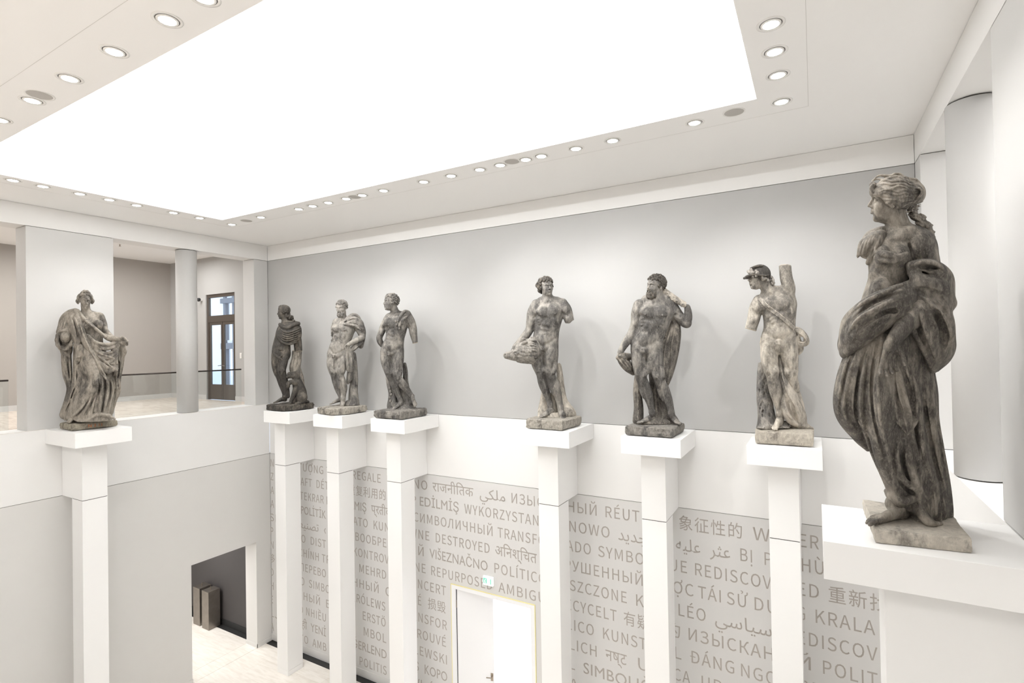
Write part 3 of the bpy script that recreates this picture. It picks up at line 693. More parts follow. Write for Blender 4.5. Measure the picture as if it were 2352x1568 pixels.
        I, J, K = np.nonzero((cnt > 0) & (cnt < 8)); idx = np.full(cnt.shape, -1, np.int32); idx[I, J, K] = np.arange(len(I))
        C = [(dx, dy, dz) for dx in (0, 1) for dy in (0, 1) for dz in (0, 1)]
        V = {c: F[I + c[0], J + c[1], K + c[2]] for c in C}
        acc = np.zeros((len(I), 3), f32); num = np.zeros(len(I), f32)
        for c in C:
            for a in range(3):
                if c[a] == 0:
                    e = list(c); e[a] = 1; e = tuple(e); va, vb = V[c], V[e]; m = (va < 0) != (vb < 0)
                    t = np.where(m, va / np.where(m, va - vb, 1), 0)
                    for q in range(3): acc[:, q] += np.where(m, c[q] + (t if q == a else 0), 0)
                    num += m
        v = (acc / num[:, None] + np.stack([I, J, K], 1)) * h + s.o
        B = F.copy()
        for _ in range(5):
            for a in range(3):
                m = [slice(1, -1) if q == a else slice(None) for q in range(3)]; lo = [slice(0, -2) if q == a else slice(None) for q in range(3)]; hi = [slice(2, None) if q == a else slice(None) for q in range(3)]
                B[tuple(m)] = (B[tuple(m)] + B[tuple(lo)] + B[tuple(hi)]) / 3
        s.wear = np.clip((B - F)[I, J, K] / h * 1.1 - .18, 0, 1); s.fresh = np.zeros(len(v), f32)  # how far the surface stands proud of its blurred form
        for c_, r_, R_ in s.cuts: s.fresh = np.maximum(s.fresh, (np.abs(np.sqrt((((v - c_) @ R_ / r_) ** 2).sum(1)) - 1) * r_.min() < h * 1.2))
        quads = []
        for a in range(3):
            u, w = [(1, 2), (2, 0), (0, 1)][a]
            A = [slice(1, -1)] * 3; A[a] = slice(0, -1); B = [slice(1, -1)] * 3; B[a] = slice(1, None)
            n0, n1 = neg[tuple(A)], neg[tuple(B)]
            for flip, msk in ((False, n0 & ~n1), (True, ~n0 & n1)):
                p = np.stack(np.nonzero(msk), 1); p[:, u] += 1; p[:, w] += 1
                if len(p) == 0: continue
                du = np.zeros(3, int); du[u] = 1; dw = np.zeros(3, int); dw[w] = 1
                qs = [idx[tuple((p - x).T)] for x in (0 * du, du, du + dw, dw)]
                quads.append(np.stack(qs if not flip else qs[::-1], 1))
        return v, np.concatenate(quads)

class Sketch:
    """maps sketch units (pixels of a drawing) to the hall: the drawing plane stands at the statue's distance"""
    def __init__(s, ox, oy, q, depth): s.ox, s.oy, s.q, s.D = ox, oy, q, depth; s.u = depth / FPX / q
    def world(s, v):
        px = s.ox + v[:, 0] / s.q; py = s.oy + v[:, 1] / s.q; d = np.stack([(px - 1176) / FPX, -(py - 784) / FPX, np.ones(len(px))], 1)
        return CAM_POS + (d @ CAM_M) * (s.D - v[:, 2] * s.u)[:, None]
    def ground(s, x, y, z):
        """sketch y and slope of the level plane at height z under the point x, y"""
        d = CAM_M @ (np.array([x, y, z]) - CAM_POS); return (784 - FPX * d[1] / d[2] - s.oy) * s.q + s.q * FPX * (s.D - d[2]) * (CAM_POS[2] - z) / s.D ** 2, (CAM_POS[2] - z) / s.D
    def put(s, clay, name, m, parent, rough=0.0):
        v, f = clay.mesh(); w = s.world(v)
        if parent is not None: w = w - np.array(parent.location)
        a, b, c = w[f[:, 0]], w[f[:, 1]], w[f[:, 2]]; ctr = w.mean(0)
        if np.einsum('ij,ij->i', a - ctr, np.cross(b - ctr, c - ctr)).sum() < 0: f = f[:, ::-1]
        o = raw_mesh(name, w, f, m, parent); at = o.data.attributes.new('convex_edge', 'FLOAT', 'POINT'); at.data.foreach_set('value', clay.wear.astype(f32))
        at = o.data.attributes.new('fresh_break', 'FLOAT', 'POINT'); at.data.foreach_set('value', clay.fresh.astype(f32)); return o
def raw_mesh(name, v, f, m, parent=None, smooth=True):
    me = bpy.data.meshes.new(name); n = len(f)
    me.vertices.add(len(v)); me.vertices.foreach_set('co', np.ascontiguousarray(v, f32).ravel())
    me.loops.add(n * 4); me.loops.foreach_set('vertex_index', np.ascontiguousarray(f, np.int32).ravel())
    me.polygons.add(n); me.polygons.foreach_set('loop_start', np.arange(0, n * 4, 4, dtype=np.int32))
    me.polygons.foreach_set('use_smooth', np.full(n, smooth)); me.update(calc_edges=True); me.materials.append(m)
    o = bpy.data.objects.new(name, me); COL.objects.link(o)
    if parent is not None: o.parent = parent
    return o

# ---- anatomy helpers -------------------------------------------------------
def head(c, C, H, yaw=0, pitch=0, roll=0, hair=None, style='curly', beard=None, seed=1, female=False, curl=1.0, low=.16):
    """C centre of the head, H height from crown to chin; yaw > 0 turns to the viewer's right"""
    R = rotm(0, 0, roll) @ rotm(0, yaw, 0) @ rotm(pitch, 0, 0); C = np.array(C, float)
    P = lambda x, y, z: C + R @ (np.array([x, y, z]) * H)
    E = lambda x, y, z, a, b, d, k=.05, sub=False, cl=c: cl.ell(P(x, y, z), np.array([a, b, d]) * H, R, k * H, sub)
    T = lambda pts, k=.03, sub=False, cl=c: cl.tube([(*P(*p[:3]), p[3] * H) for p in pts], k * H, sub)
    E(0, -.13, -.06, .345, .36, .42); E(0, .10, .10, .27, .38, .29, .08); E(0, .28, .13, .20 if female else .225, .21, .22, .08)
    E(0, .42, .265, .085, .075, .075, .05); E(-.19, .12, .23, .09, .10, .09, .08); E(.19, .12, .23, .09, .10, .09, .08)
    E(0, -.17, .24, .22, .15, .14, .08)
    T([(-.22, -.055, .29, .035), (-.12, -.085, .365, .042), (0, -.045, .375, .04), (.12, -.085, .365, .042), (.22, -.055, .29, .035)], .035)
    for s in (-1, 1):
        E(s * .135, .012, .395, .10, .070, .09, .025, True)
        E(s * .135, .02, .315, .07, .047, .055, .012)
        T([(s * .06, .02, .36, .012), (s * .13, -.018, .372, .014), (s * .205, .02, .325, .012)], .01)
        T([(s * .065, .035, .355, .009), (s * .135, .062, .358, .011), (s * .2, .03, .325, .01)], .01)
        E(s * .345, .06, -.02, .04, .105, .065, .03)
        E(s * .05, .165, .39, .042, .034, .045, .03)
    T([(0, -.06, .36, .03), (0, .05, .415, .033), (0, .145, .452, .042)], .03)
    E(0, .21, .40, .03, .03, .03, .02, True)
    T([(-.1, .262, .325, .014), (-.04, .242, .378, .026), (0, .25, .385, .022), (.04, .242, .378, .026), (.1, .262, .325, .014)], .015)
    T([(-.085, .272, .33, .014), (0, .305, .375, .034), (.085, .272, .33, .014)], .015)
    T([(-.1, .268, .355, .008), (0, .272, .415, .009), (.1, .268, .355, .008)], .006, True)
    E(0, .352, .35, .09, .022, .035, .03, True)
    if hair is None: return P, R
    rng = random.Random(seed)
    HE = lambda x, y, z, a, b, d, k=.03: hair.ell(P(x, y, z), np.array([a, b, d]) * H, R, k * H)
    HT = lambda pts, k=.02: hair.tube([(*P(*p[:3]), p[3] * H) for p in pts], k * H)
    def shell(u, v, r=1.0):          # u around (0 = front), v from crown (0) down to nape
        return (.36 * r * math.sin(v) * math.sin(u), -.13 - .375 * r * math.cos(v), -.06 + .43 * r * math.sin(v) * math.cos(u))
    if style == 'curly':
        HE(0, -.19, -.12, .355, .33, .40)
        N = int(230 / curl ** 1.6)
        for i in range(N):
            v = math.acos(1 - (i + .5) / N * 1.55); u = i * 2.39996
            x, y, z = shell(u, v, 1.03)
            if y > -.26 and z > .10: continue
            if y > low: continue
            r = rng.uniform(.045, .075) * curl; a = rng.uniform(0, 6.28)
            q = .045 * curl; HT([(x + q * math.cos(a), y + q * math.sin(a), z, r * .5), (x + q * .3 * math.cos(a + 1), y + q * .3 * math.sin(a + 1), z + .025 * curl, r * .72), (x + q * math.cos(a + 2.2), y + q * math.sin(a + 2.2), z, r * .45)], .012)
    elif style == 'wavy':
        HE(0, -.18, -.12, .365, .33, .41)
        for i in range(30):
            u = -2.6 + 5.2 * i / 29; s = math.copysign(1, u)
            pts = []
            for j in range(7):
                v = .25 + j * .26; w = .07 * math.sin(j * 1.9 + i * .8)
                uu = u * (1 - .02 * j) + w + s * .05 * j
                x, y, z = shell(uu, v, 1.05)
                if y > -.24 and z > .16 and abs(x) < .24: break
                if y > .12: break
                pts.append((x, y, z, rng.uniform(.035, .05)))
            if len(pts) > 2: HT(pts, .012)
    if beard is not None:
        BT = lambda pts, k=.015: beard.tube([(*P(*p[:3]), p[3] * H) for p in pts], k * H)
        for i in range(70):
            a = rng.uniform(-1.5, 1.5); t = rng.uniform(0, 1)
            x = .245 * math.sin(a); z = .13 + .24 * math.cos(a); y = .26 + .2 * t + .06 * math.cos(a)
            if abs(x) < .11 and y < .33: continue
            z -= .03 * t; r = rng.uniform(.03, .05); w = rng.uniform(-.06, .06)
            BT([(x, y, z, r * .7), (x + w * .5, y + .05, z + .03, r), (x + w, y + .11, z, r * .6)])
        for s in (-1, 1): BT([(s * .01, .215, .43, .03), (s * .08, .235, .40, .032), (s * .14, .30, .34, .022)])
    return P, R

def hand(c, wrist, fwd, side, L, curl=(20, 30, 25), spread=8, k=.04, thumb=1, fingers=(.86, .97, 1.0, .93, .78), thumb_curl=25):
    """wrist point, fwd = direction of the fingers, side = direction from little finger to index, L = hand length"""
    f = np.array(fwd, float); f /= np.linalg.norm(f); s = np.array(side, float); s -= f * (s @ f); s /= np.linalg.norm(s); n = np.cross(f, s)
    w = np.array(wrist, float); at = lambda a, b, d: w + L * (f * a + s * b + n * d)
    tb = lambda pts, kk=k: c.tube([(*p, r * L) for p, r in pts], kk * L)
    for j in range(4):
        b = .15 - .10 * j; tb([(at(.02, b * .55, 0), .115), (at(.25, b * .85, 0), .088), (at(.46, b, 0), .075)], .05)
    for j in range(4):
        b = .15 - .10 * j; ang = 0; p = at(.46 - .02 * abs(j - 1), b, 0); pts = [(p, .068)]; fl = fingers[j + 1] * .50
        sp = math.radians((1.5 - j) * spread)
        for q, (seg, cu) in enumerate(zip((.46, .31, .24), curl)):
            ang += math.radians(cu + 3 * j); dr = f * math.cos(ang) * math.cos(sp) + s * math.sin(sp) * math.cos(ang) + n * math.sin(ang)
            p = p + dr * L * fl * seg; pts.append((p, (.060, .054, .043)[q]))
        c.tube([(*p, r * L) for p, r in pts], .02 * L, n=3)
    t0 = at(.10, .15 * thumb, .06); d1 = f * .62 + s * .62 * thumb + n * .3; tc = math.radians(thumb_curl)
    d2 = f * math.cos(tc) * .9 + s * .25 * thumb + n * math.sin(tc)
    t1 = t0 + d1 * L * .22; t2 = t1 + d2 * L * .17; t3 = t2 + (d2 + n * .25) * L * .12
    c.tube([(*t0, .09 * L), (*t1, .075 * L), (*t2, .066 * L), (*t3, .05 * L)], .03 * L, n=3)

def foot(c, heel, toe, L, width=.36, up=None, side=1):
    """heel and toe points on the ground; side = +1 if the big toe is on the viewer's right"""
    a, b = np.array(heel, float), np.array(toe, float); f = b - a; Lr = np.linalg.norm(f); f /= Lr; L = L or Lr
    u = np.array([0, -1.0, 0]) if up is None else np.array(up, float); u = u - f * (u @ f); u /= np.linalg.norm(u); s = np.cross(u, f); s = s * (1 if s[0] * side >= 0 else -1) if abs(s[0]) > .05 else s * side
    at = lambda p, q, r: a + L * (f * p + s * q + u * r)
    T = lambda pts, k=.05: c.tube([(*at(*p[:3]), p[3] * L) for p in pts], k * L, n=4)
    T([(.10, 0, .12, .125), (.30, .01, .17, .125), (.50, .03, .12, .10)], .08); T([(.08, 0, .10, .11), (.4, -.06, .07, .08), (.68, -.09, .05, .065)], .08)
    T([(.3, .04, .16, .11), (.55, .07, .11, .085), (.72, .09, .06, .068)], .08); T([(.5, .0, .11, .08), (.7, .0, .065, .07)], .08)
    for j, (q, r, e) in enumerate(((.115, .056, 1.0), (.035, .04, 1.02), (-.03, .037, .97), (-.085, .035, .91), (-.135, .034, .84))):
        T([(.70 - .03 * j, q * .85, .06, r * .95), (.70 - .03 * j + (e - .7 + .03 * j) * .55, q, .065, r), (e - r, q * 1.06, .035, r * .95)], .015)
    c.ell(at(.18, .1, .26), (.05 * L,) * 3, k=.06 * L); c.ell(at(.16, -.1, .24), (.05 * L,) * 3, k=.06 * L)

def torso(c, sh_l, sh_r, hip_l, hip_r, navel, z=0, depth=.5, chest=1.0):
    """ribcage, pelvis and waist from shoulder, hip and navel points (x, y)"""
    sl, sr, hl, hr, nv = (np.array(p, float) for p in (sh_l, sh_r, hip_l, hip_r, navel))
    sw = np.linalg.norm(sr - sl); hw = np.linalg.norm(hr - hl); ms = (sl + sr) / 2; mh = (hl + hr) / 2
    return ms, mh, sw, hw
def nude_front(c, notch, nip_l, nip_r, navel, crotch, hip_l, hip_r, sc, genital=True):
    """surface anatomy drawn on the present front: pectorals, ribs, abdominals, navel, groin"""
    nt, nl, nr, nv, cr, hl, hr = (np.array(p, float) for p in (notch, nip_l, nip_r, navel, crotch, hip_l, hip_r))
    ax = nv - nt; L = np.linalg.norm(ax); d = ax / L; s = np.array([-d[1], d[0]]); s = s if s[0] > 0 else -s; ang = math.degrees(math.atan2(s[1], s[0]))
    for p, sg in ((nl, -1), (nr, 1)):
        q = p - d * L * .09 - s * sg * sc * .08
        c.bump(q[0], q[1], sc * .50, sc * .38, sc * .075, ang + sg * 14, k=sc * .25)
        c.bump(p[0], p[1], sc * .055, sc * .05, sc * .03, k=sc * .05)
        e0, e1 = p + d * sc * .24 - s * sg * sc * .40, p + d * sc * .10 + s * sg * sc * .30
        c.groove([e0, p + d * sc * .27 - s * sg * sc * .05, e1], sc * .07, sc * .018, k=sc * .2)
    mid = (nl + nr) / 2
    c.groove([nt + d * sc * .15, mid, mid + d * sc * .25, nv - d * sc * .1], sc * .06, sc * .02, k=sc * .16)
    c.dent(nt[0], nt[1], sc * .08, sc * .08, sc * .035, k=sc * .12)
    for sg in (-1, 1):        # rib arch, abdominals, serratus
        a = mid + d * sc * .32; b = mid + d * sc * .55 + s * sg * sc * .34; e = mid + d * sc * .95 + s * sg * sc * .55
        c.groove([a + s * sg * sc * .08, b, e], sc * .07, sc * .016, k=sc * .2)
        for t in (.50, .72, .93):
            q = mid + (nv - mid) * t + s * sg * sc * .17
            c.bump(q[0], q[1], sc * .17, sc * .13, sc * .022, ang, k=sc * .16)
        for t in (0, 1, 2):
            q = mid + d * sc * (.42 + .20 * t) + s * sg * sc * (.66 - .05 * t); c.bump(q[0], q[1], sc * .14, sc * .06, sc * .014, ang + sg * 28, k=sc * .12)
    c.bump(*(nv + (cr - nv) * .35), sc * .36, sc * .40, sc * .05, ang, k=sc * .3)
    c.dent(nv[0], nv[1], sc * .055, sc * .07, sc * .026, k=sc * .06)
    pub = cr - (cr - nv) * .10
    for h, sg in ((hl, -1), (hr, 1)):
        g0 = h - s * sg * sc * .16
        c.groove([g0, g0 * .5 + pub * .5 + s * sg * sc * .05 + d * sc * .03, pub + s * sg * sc * .06], sc * .06, sc * .009, k=sc * .22)
    if genital:
        z = c.front(*cr)
        c.ell((cr[0] - sc * .07, cr[1] + sc * .10, z - sc * .02), sc * .105, k=sc * .06); c.ell((cr[0] + sc * .07, cr[1] + sc * .10, z - sc * .02), sc * .105, k=sc * .06)
        c.tube([(cr[0], cr[1] - sc * .03, z, sc * .075), (cr[0] + sc * .01, cr[1] + sc * .09, z + sc * .10, sc * .07), (cr[0] + sc * .01, cr[1] + sc * .17, z + sc * .09, sc * .05)], sc * .03)
        c.bump(cr[0], cr[1] - sc * .07, sc * .17, sc * .10, sc * .04, k=sc * .08)
def knee(c, x, y, r, ang=0):
    c.bump(x, y - r * .15, r * .52, r * .60, r * .13, ang, k=r * .5); c.bump(x - r * .42, y - r * 1.0, r * .4, r * .7, r * .08, ang + 12, k=r * .4); c.bump(x + r * .46, y - r * .85, r * .4, r * .6, r * .09, ang - 12, k=r * .4)
    c.dent(x - r * .66, y - r * .1, r * .22, r * .45, r * .028, k=r * .4); c.dent(x + r * .66, y - r * .1, r * .22, r * .45, r * .028, k=r * .4); c.bump(x, y + r * .8, r * .3, r * .34, r * .06, k=r * .4)

def leg_front(c, hip, kn, ank, r, inner=1):
    h, k, a = (np.array(p, float) for p in (hip, kn, ank)); d = k - h; L = np.linalg.norm(d); u = d / L; n = np.array([-u[1], u[0]]); n = n if n[0] > 0 else -n; ang = math.degrees(math.atan2(-u[0], u[1]))
    c.bump(*(h + d * .42), r * .42, L * .36, r * .07, ang, k=r * .4)
    for sg in (-1, 1):
        q = h + d * (.80 if sg == inner else .74) + n * sg * r * .46; c.bump(q[0], q[1], r * .32, r * (.55 if sg == inner else .7), r * .10, ang + sg * 8, k=r * .3)
        c.groove([h + d * .25 + n * sg * r * .38, h + d * .55 + n * sg * r * .36, h + d * .84 + n * sg * r * .16], r * .10, r * .035, k=r * .25)
    e = a - k; M = np.linalg.norm(e); w = e / M; m = np.array([-w[1], w[0]]); m = m if m[0] > 0 else -m; an2 = math.degrees(math.atan2(-w[0], w[1]))
    for sg in (-1, 1):
        q = k + e * .36 + m * sg * r * .42; c.bump(q[0], q[1], r * .24, M * .22, r * .07, an2, k=r * .25)
    c.ridge([k + e * .16, k + e * .45 + m * r * .05 * inner, k + e * .85], r * .11, r * .05, k=r * .2)
    for sg in (-1, 1): q = a + m * sg * r * .26; c.bump(q[0], q[1], r * .15, r * .18, r * .02, k=r * .15)
def arm_front(c, sh, el, r):
    a, b = np.array(sh, float), np.array(el, float); d = b - a; L = np.linalg.norm(d); u = d / L; n = np.array([-u[1], u[0]]); ang = math.degrees(math.atan2(-u[0], u[1]))
    c.bump(*(a + d * .14), r * .75, L * .26, r * .12, ang, k=r * .4); c.bump(*(a + d * .64), r * .55, L * .24, r * .13, ang, k=r * .35)
    for sg in (-1, 1): c.groove([a + d * .30 + n * sg * r * .7, a + d * .42 + n * sg * r * .25, a + d * .50], r * .16, r * .018, k=r * .4)

# ---- weathered sandstone ---------------------------------------------------
def sandstone(name, light, mid, dark, cover=0.5, scale=2.2, contrast=0.055, fine=0.5, rise=0.0):
    m = bpy.data.materials.new(name); m.use_nodes = True; nt = m.node_tree; b = nt.nodes['Principled BSDF']
    b.inputs['Roughness'].default_value = 0.78; b.inputs['Specular IOR Level'].default_value = 0.3
    tc = nt.nodes.new('ShaderNodeTexCoord'); L = nt.links.new
    mp = nt.nodes.new('ShaderNodeMapping'); mp.inputs['Scale'].default_value = (1, 1, .55); L(tc.outputs['Object'], mp.inputs['Vector'])
    def noise(sc, det=8, rough=.6, dist=0.0):
        n = nt.nodes.new('ShaderNodeTexNoise'); n.inputs['Scale'].default_value = sc; n.inputs['Detail'].default_value = det; n.inputs['Roughness'].default_value = rough; n.inputs['Distortion'].default_value = dist
        L(mp.outputs['Vector'], n.inputs['Vector']); return n
    def ramp(src, a, b_, ca=(0, 0, 0), cb=(1, 1, 1)):
        r = nt.nodes.new('ShaderNodeValToRGB'); r.color_ramp.elements[0].position = a; r.color_ramp.elements[1].position = b_
        r.color_ramp.elements[0].color = (*ca, 1); r.color_ramp.elements[1].color = (*cb, 1); L(src, r.inputs['Fac']); return r
    def mix(fac, a, b_, mode='MIX'):
        x = nt.nodes.new('ShaderNodeMix'); x.data_type = 'RGBA'; x.blend_type = mode
        if isinstance(fac, float): x.inputs[0].default_value = fac
        else: L(fac, x.inputs[0])
        for i, s in ((6, a), (7, b_)):
            if isinstance(s, tuple): x.inputs[i].default_value = (*s, 1)
            else: L(s, x.inputs[i])
        return x.outputs[2]
    sp = nt.nodes.new('ShaderNodeSeparateXYZ'); L(tc.outputs['Object'], sp.inputs[0])       # crust that is heavier higher up (rise < 0) or lower down
    ma = nt.nodes.new('ShaderNodeMath'); ma.operation = 'MULTIPLY_ADD'; ma.inputs[1].default_value = rise; L(sp.outputs['Z'], ma.inputs[0]); L(noise(scale, 10, .68, .5).outputs['Fac'], ma.inputs[2])
    patches = ramp(ma.outputs[0], cover - contrast + 1.5 * rise, cover + contrast + 1.5 * rise)
    mott = ramp(noise(scale * 5, 9, .72).outputs['Fac'], .34, .68)
    pit = ramp(noise(scale * 26, 6, .7).outputs['Fac'], .52, .66)
    c1_ = mix(mott.outputs['Color'], dark, mid); c2_ = mix(mott.outputs['Color'], mid, light)
    base = mix(patches.outputs['Color'], c1_, c2_)
    base = mix(pit.outputs['Color'], base, mix(.35, base, light))
    at = nt.nodes.new('ShaderNodeAttribute'); at.attribute_name = 'convex_edge'
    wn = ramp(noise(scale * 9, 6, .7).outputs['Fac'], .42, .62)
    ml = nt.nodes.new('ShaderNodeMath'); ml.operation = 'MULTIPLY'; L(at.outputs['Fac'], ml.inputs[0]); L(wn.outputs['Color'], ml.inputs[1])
    base = mix(ml.outputs[0], base, light)  # convex edges take the paler stone tone, broken up by noise
    af = nt.nodes.new('ShaderNodeAttribute'); af.attribute_name = 'fresh_break'; base = mix(af.outputs['Fac'], base, (.62, .54, .42))
    L(base, b.inputs['Base Color'])
    bn = noise(scale * 34, 8, .75); bp = nt.nodes.new('ShaderNodeBump'); bp.inputs['Strength'].default_value = fine; bp.inputs['Distance'].default_value = 0.02
    L(bn.outputs['Fac'], bp.inputs['Height'])
    b2 = noise(scale * 9, 6, .65); bp2 = nt.nodes.new('ShaderNodeBump'); bp2.inputs['Strength'].default_value = fine * .7; bp2.inputs['Distance'].default_value = 0.03
    L(b2.outputs['Fac'], bp2.inputs['Height']); L(bp2.outputs['Normal'], bp.inputs['Normal']); L(bp.outputs['Normal'], b.inputs['Normal'])
    return m
TONES = {   # light, mid, dark
    'dark': ((.22, .19, .152), (.072, .065, .058), (.028, .026, .025)),
    'grey': ((.39, .36, .318), (.155, .145, .135), (.048, .0455, .044)),
    'pale': ((.64, .58, .495), (.31, .282, .243), (.088, .082, .077)),
    'brown': ((.43, .385, .325), (.16, .144, .126), (.043, .039, .036)),
    'slab': ((.60, .555, .48), (.30, .274, .238), (.088, .081, .074))}

def stone_slab(parent, corners, z0, z1, m, seed=0, chip=.02):
    """rough sawn block: corners (x, y) on the pedestal, counter-clockwise"""
    rng = np.random.default_rng(seed); P = []; n = 14
    cs = [np.array(c, float) for c in corners]
    for i in range(len(cs)):
        a, b = cs[i], cs[(i + 1) % len(cs)]
        for t in np.linspace(0, 1, n, endpoint=False): P.append(a + (b - a) * t)
    P = np.array(P); N = len(P); ctr = P.mean(0); rows = []
    zz = [z0, z0 + (z1 - z0) * .12, z0 + (z1 - z0) * .35, z0 + (z1 - z0) * .6, z0 + (z1 - z0) * .88, z1]
    for j, z in enumerate(zz):
        inn = [.035, .008, 0, 0, .004, .03][j] * min(1, chip / .02)
        d = P - ctr; rr = rng.normal(0, chip * .35, N)[:, None] - inn
        q = P + d / np.linalg.norm(d, axis=1)[:, None] * rr
        rows.append(np.column_stack([q, z + (rng.normal(0, .004, N) if j > 0 else np.zeros(N))]))
    V = np.vstack(rows + [np.array([[*ctr, z1 + .006]]), np.array([[*ctr, z0]])]); Fq = []
    for j in range(len(zz) - 1):
        for i in range(N):
            k = (i + 1) % N; Fq.append((j * N + i, j * N + k, (j + 1) * N + k, (j + 1) * N + i))
    top = (len(zz) - 1) * N; c0 = len(V) - 2
    for i in range(0, N, 2):
        Fq.append((top + i, top + (i + 1) % N, top + (i + 2) % N, c0)); Fq.append((c0 + 1, (i + 2) % N, (i + 1) % N, i))
    o = raw_mesh('base_slab', V - np.array(parent.location), np.array(Fq), m, parent, smooth=False)
    return o
def statue(label, x, y):
    return thing('stone_statue', label, 'statue', (x, y, ZU), 'baroque sandstone statues')
# ---------------------------------------------------------------- draped woman on the left wall
def statue_woman():
    st = statue('stone woman in a long pleated robe facing forward, one forearm missing', .62, -4.88)
    K = Sketch(80, 620, 3.735, 11.42); h = 2.8; M = sandstone('sandstone_woman', *TONES['brown'], cover=.47, scale=2.6)
    g0, gs = K.ground(.62, -4.88, ZU + .15)
    c = Clay(160, 830, 160, 1400, -180, 200, h)
    c.loft([(370, 440, 70, -14, 50), (410, 445, 122, -10, 70), (470, 455, 132, 0, 92), (540, 460, 118, 4, 86), (620, 468, 112, 4, 84), (700, 470, 120, 0, 84)], 14)
    c.tube([(434, 310, 0, 40), (440, 360, -4, 42), (448, 400, -12, 58)], 16); c.tube([(350, 410, -10, 40), (440, 385, -16, 40), (550, 405, -12, 42)], 20)
    c.ell((436, 478, 84), (44, 42, 36), k=24); c.ell((545, 468, 78), (42, 42, 36), k=24); c.bump(436, 474, 7, 7, 4)
    c.tube([(558, 415, -8, 46), (585, 470, -4, 38), (598, 520, 8, 34), (650, 580, 40, 32), (710, 612, 70, 28), (745, 622, 84, 24)], 14)
    hand(c, (738, 618, 84), (.75, .25, .4), (-.1, -.8, .5), 92, curl=(40, 55, 40), thumb=1, thumb_curl=40)
    c.tube([(270, 470, 0, 56), (262, 540, 50, 50), (262, 578, 90, 46)], 14); c.bump(264, 574, 30, 26, 8, k=10)
    hr = Clay(320, 540, 160, 330, -130, 130, 2.4)
    head(c, (432, 262, 4), 150, yaw=8, pitch=-2, roll=2, seed=19, female=True)
    hr.ell((430, 238, -24), (72, 50, 60), k=10); hr.ell((431, 285, 30), (46, 58, 60), k=6, sub=True)
    for sg in (-1, 1):
        for j in range(5): hr.tube([(431 + sg * 3, 208 + 5 * j, 40 - 9 * j, 8), (431 + sg * 34, 212 + 9 * j, 42 - 10 * j, 11), (431 + sg * 56, 236 + 9 * j, 16 - 10 * j, 10), (431 + sg * 62, 260 + 6 * j, -14 - 8 * j, 9)], 3)
        hr.tube([(431 + sg * 62, 250, 4, 11), (431 + sg * 70, 266, 0, 13), (431 + sg * 60, 284, -14, 10)], 5)
    for x, y, r in ((405, 200, 15), (425, 188, 17), (448, 190, 17), (465, 200, 13), (436, 205, 14), (412, 190, 10)): hr.tube([(x - 8, y + 6, 10, r * .6), (x, y - 6, 26, r * .85), (x + 9, y + 6, 12, r * .6)], 4)
    hr.ell((430, 216, 52), (9, 8, 8), k=3)
    K.put(c, 'figure', M, st); K.put(hr, 'hair', M, st)
    r = Clay(180, 760, 480, 1400, -200, 220, 3.0)
    r.loft([(560, 462, 118, 0, 92), (640, 462, 126, 0, 98), (740, 480, 150, 0, 108), (880, 500, 178, 0, 116), (1040, 492, 190, 0, 122), (1180, 468, 204, 0, 128), (1290, 455, 208, 0, 132), (1340, 450, 200, 0, 130)], 16, pleat=((7, 10, .4, .002), (12, 5, 1.2, -.002)))
    r.tube([(462, 720, 60, 84), (478, 830, 84, 84), (512, 950, 104, 66), (455, 1050, 106, 62), (385, 1150, 96, 54), (325, 1240, 80, 44)], 30); r.bump(520, 965, 38, 42, 8, k=24)
    for p, q, hh in (([(350, 800), (345, 980), (290, 1150), (240, 1250)], 15, 13), ([(380, 860), (360, 1000), (320, 1110)], 12, 10), ([(570, 860), (575, 1000), (560, 1140), (545, 1270)], 15, 15), ([(610, 880), (625, 1020), (605, 1150), (585, 1260)], 15, 15), ([(540, 1010), (500, 1150), (480, 1270)], 13, 12), ([(500, 1060), (440, 1180), (400, 1270)], 12, 10), ([(650, 900), (665, 1040), (640, 1160), (630, 1250)], 13, 13), ([(450, 1120), (370, 1210), (300, 1270)], 11, 9)): r.ridge(p, q, hh, k=8)
    for p, q, hh in (([(592, 870), (600, 1010), (582, 1150), (565, 1260)], 12, 24), ([(552, 930), (548, 1060), (515, 1200), (500, 1270)], 12, 24), ([(365, 830), (352, 990), (310, 1110), (262, 1230)], 12, 24), ([(635, 900), (645, 1030), (622, 1160)], 11, 22), ([(525, 1060), (470, 1180), (440, 1265)], 11, 18), ([(480, 1090), (400, 1200), (340, 1270)], 9, 14)): r.groove(p, q, hh, k=6)
    r.tube([(270, 1265, 60, 16), (340, 1290, 100, 18), (410, 1300, 124, 16), (470, 1275, 126, 16), (520, 1245, 124, 16), (580, 1240, 110, 16), (640, 1250, 80, 14)], 10)
    r.ell((300, 1320, 130), (66, 40, 90), k=10, sub=True)
    r.cut_below(g0, gs)
    K.put(r, 'robe', M, st)
    for nm, x0_, x1_ in (('left', 210, 420), ('right', 520, 720)):
        f = Clay(x0_, x1_, 1190, 1400, -60, 220, 2.6)
        if nm == 'left': f.tube([(335, 1225, 60, 34), (330, 1265, 70, 34)], 8); foot(f, (345, 1262, 30), (284, 1320, 130), 150, side=1)
        else: foot(f, (585, 1252, 30), (668, 1276, 90), 140, side=-1)
        f.cut_below(g0 + 6, gs); K.put(f, 'foot', M, st)
    m = Clay(150, 840, 320, 1300, -200, 230, 3.0)
    # mantle from the shoulder across the body
    m.tube([(350, 352, 20, 24), (300, 380, 10, 40), (262, 430, 10, 52), (240, 490, 20, 46), (215, 530, 30, 34)], 16)
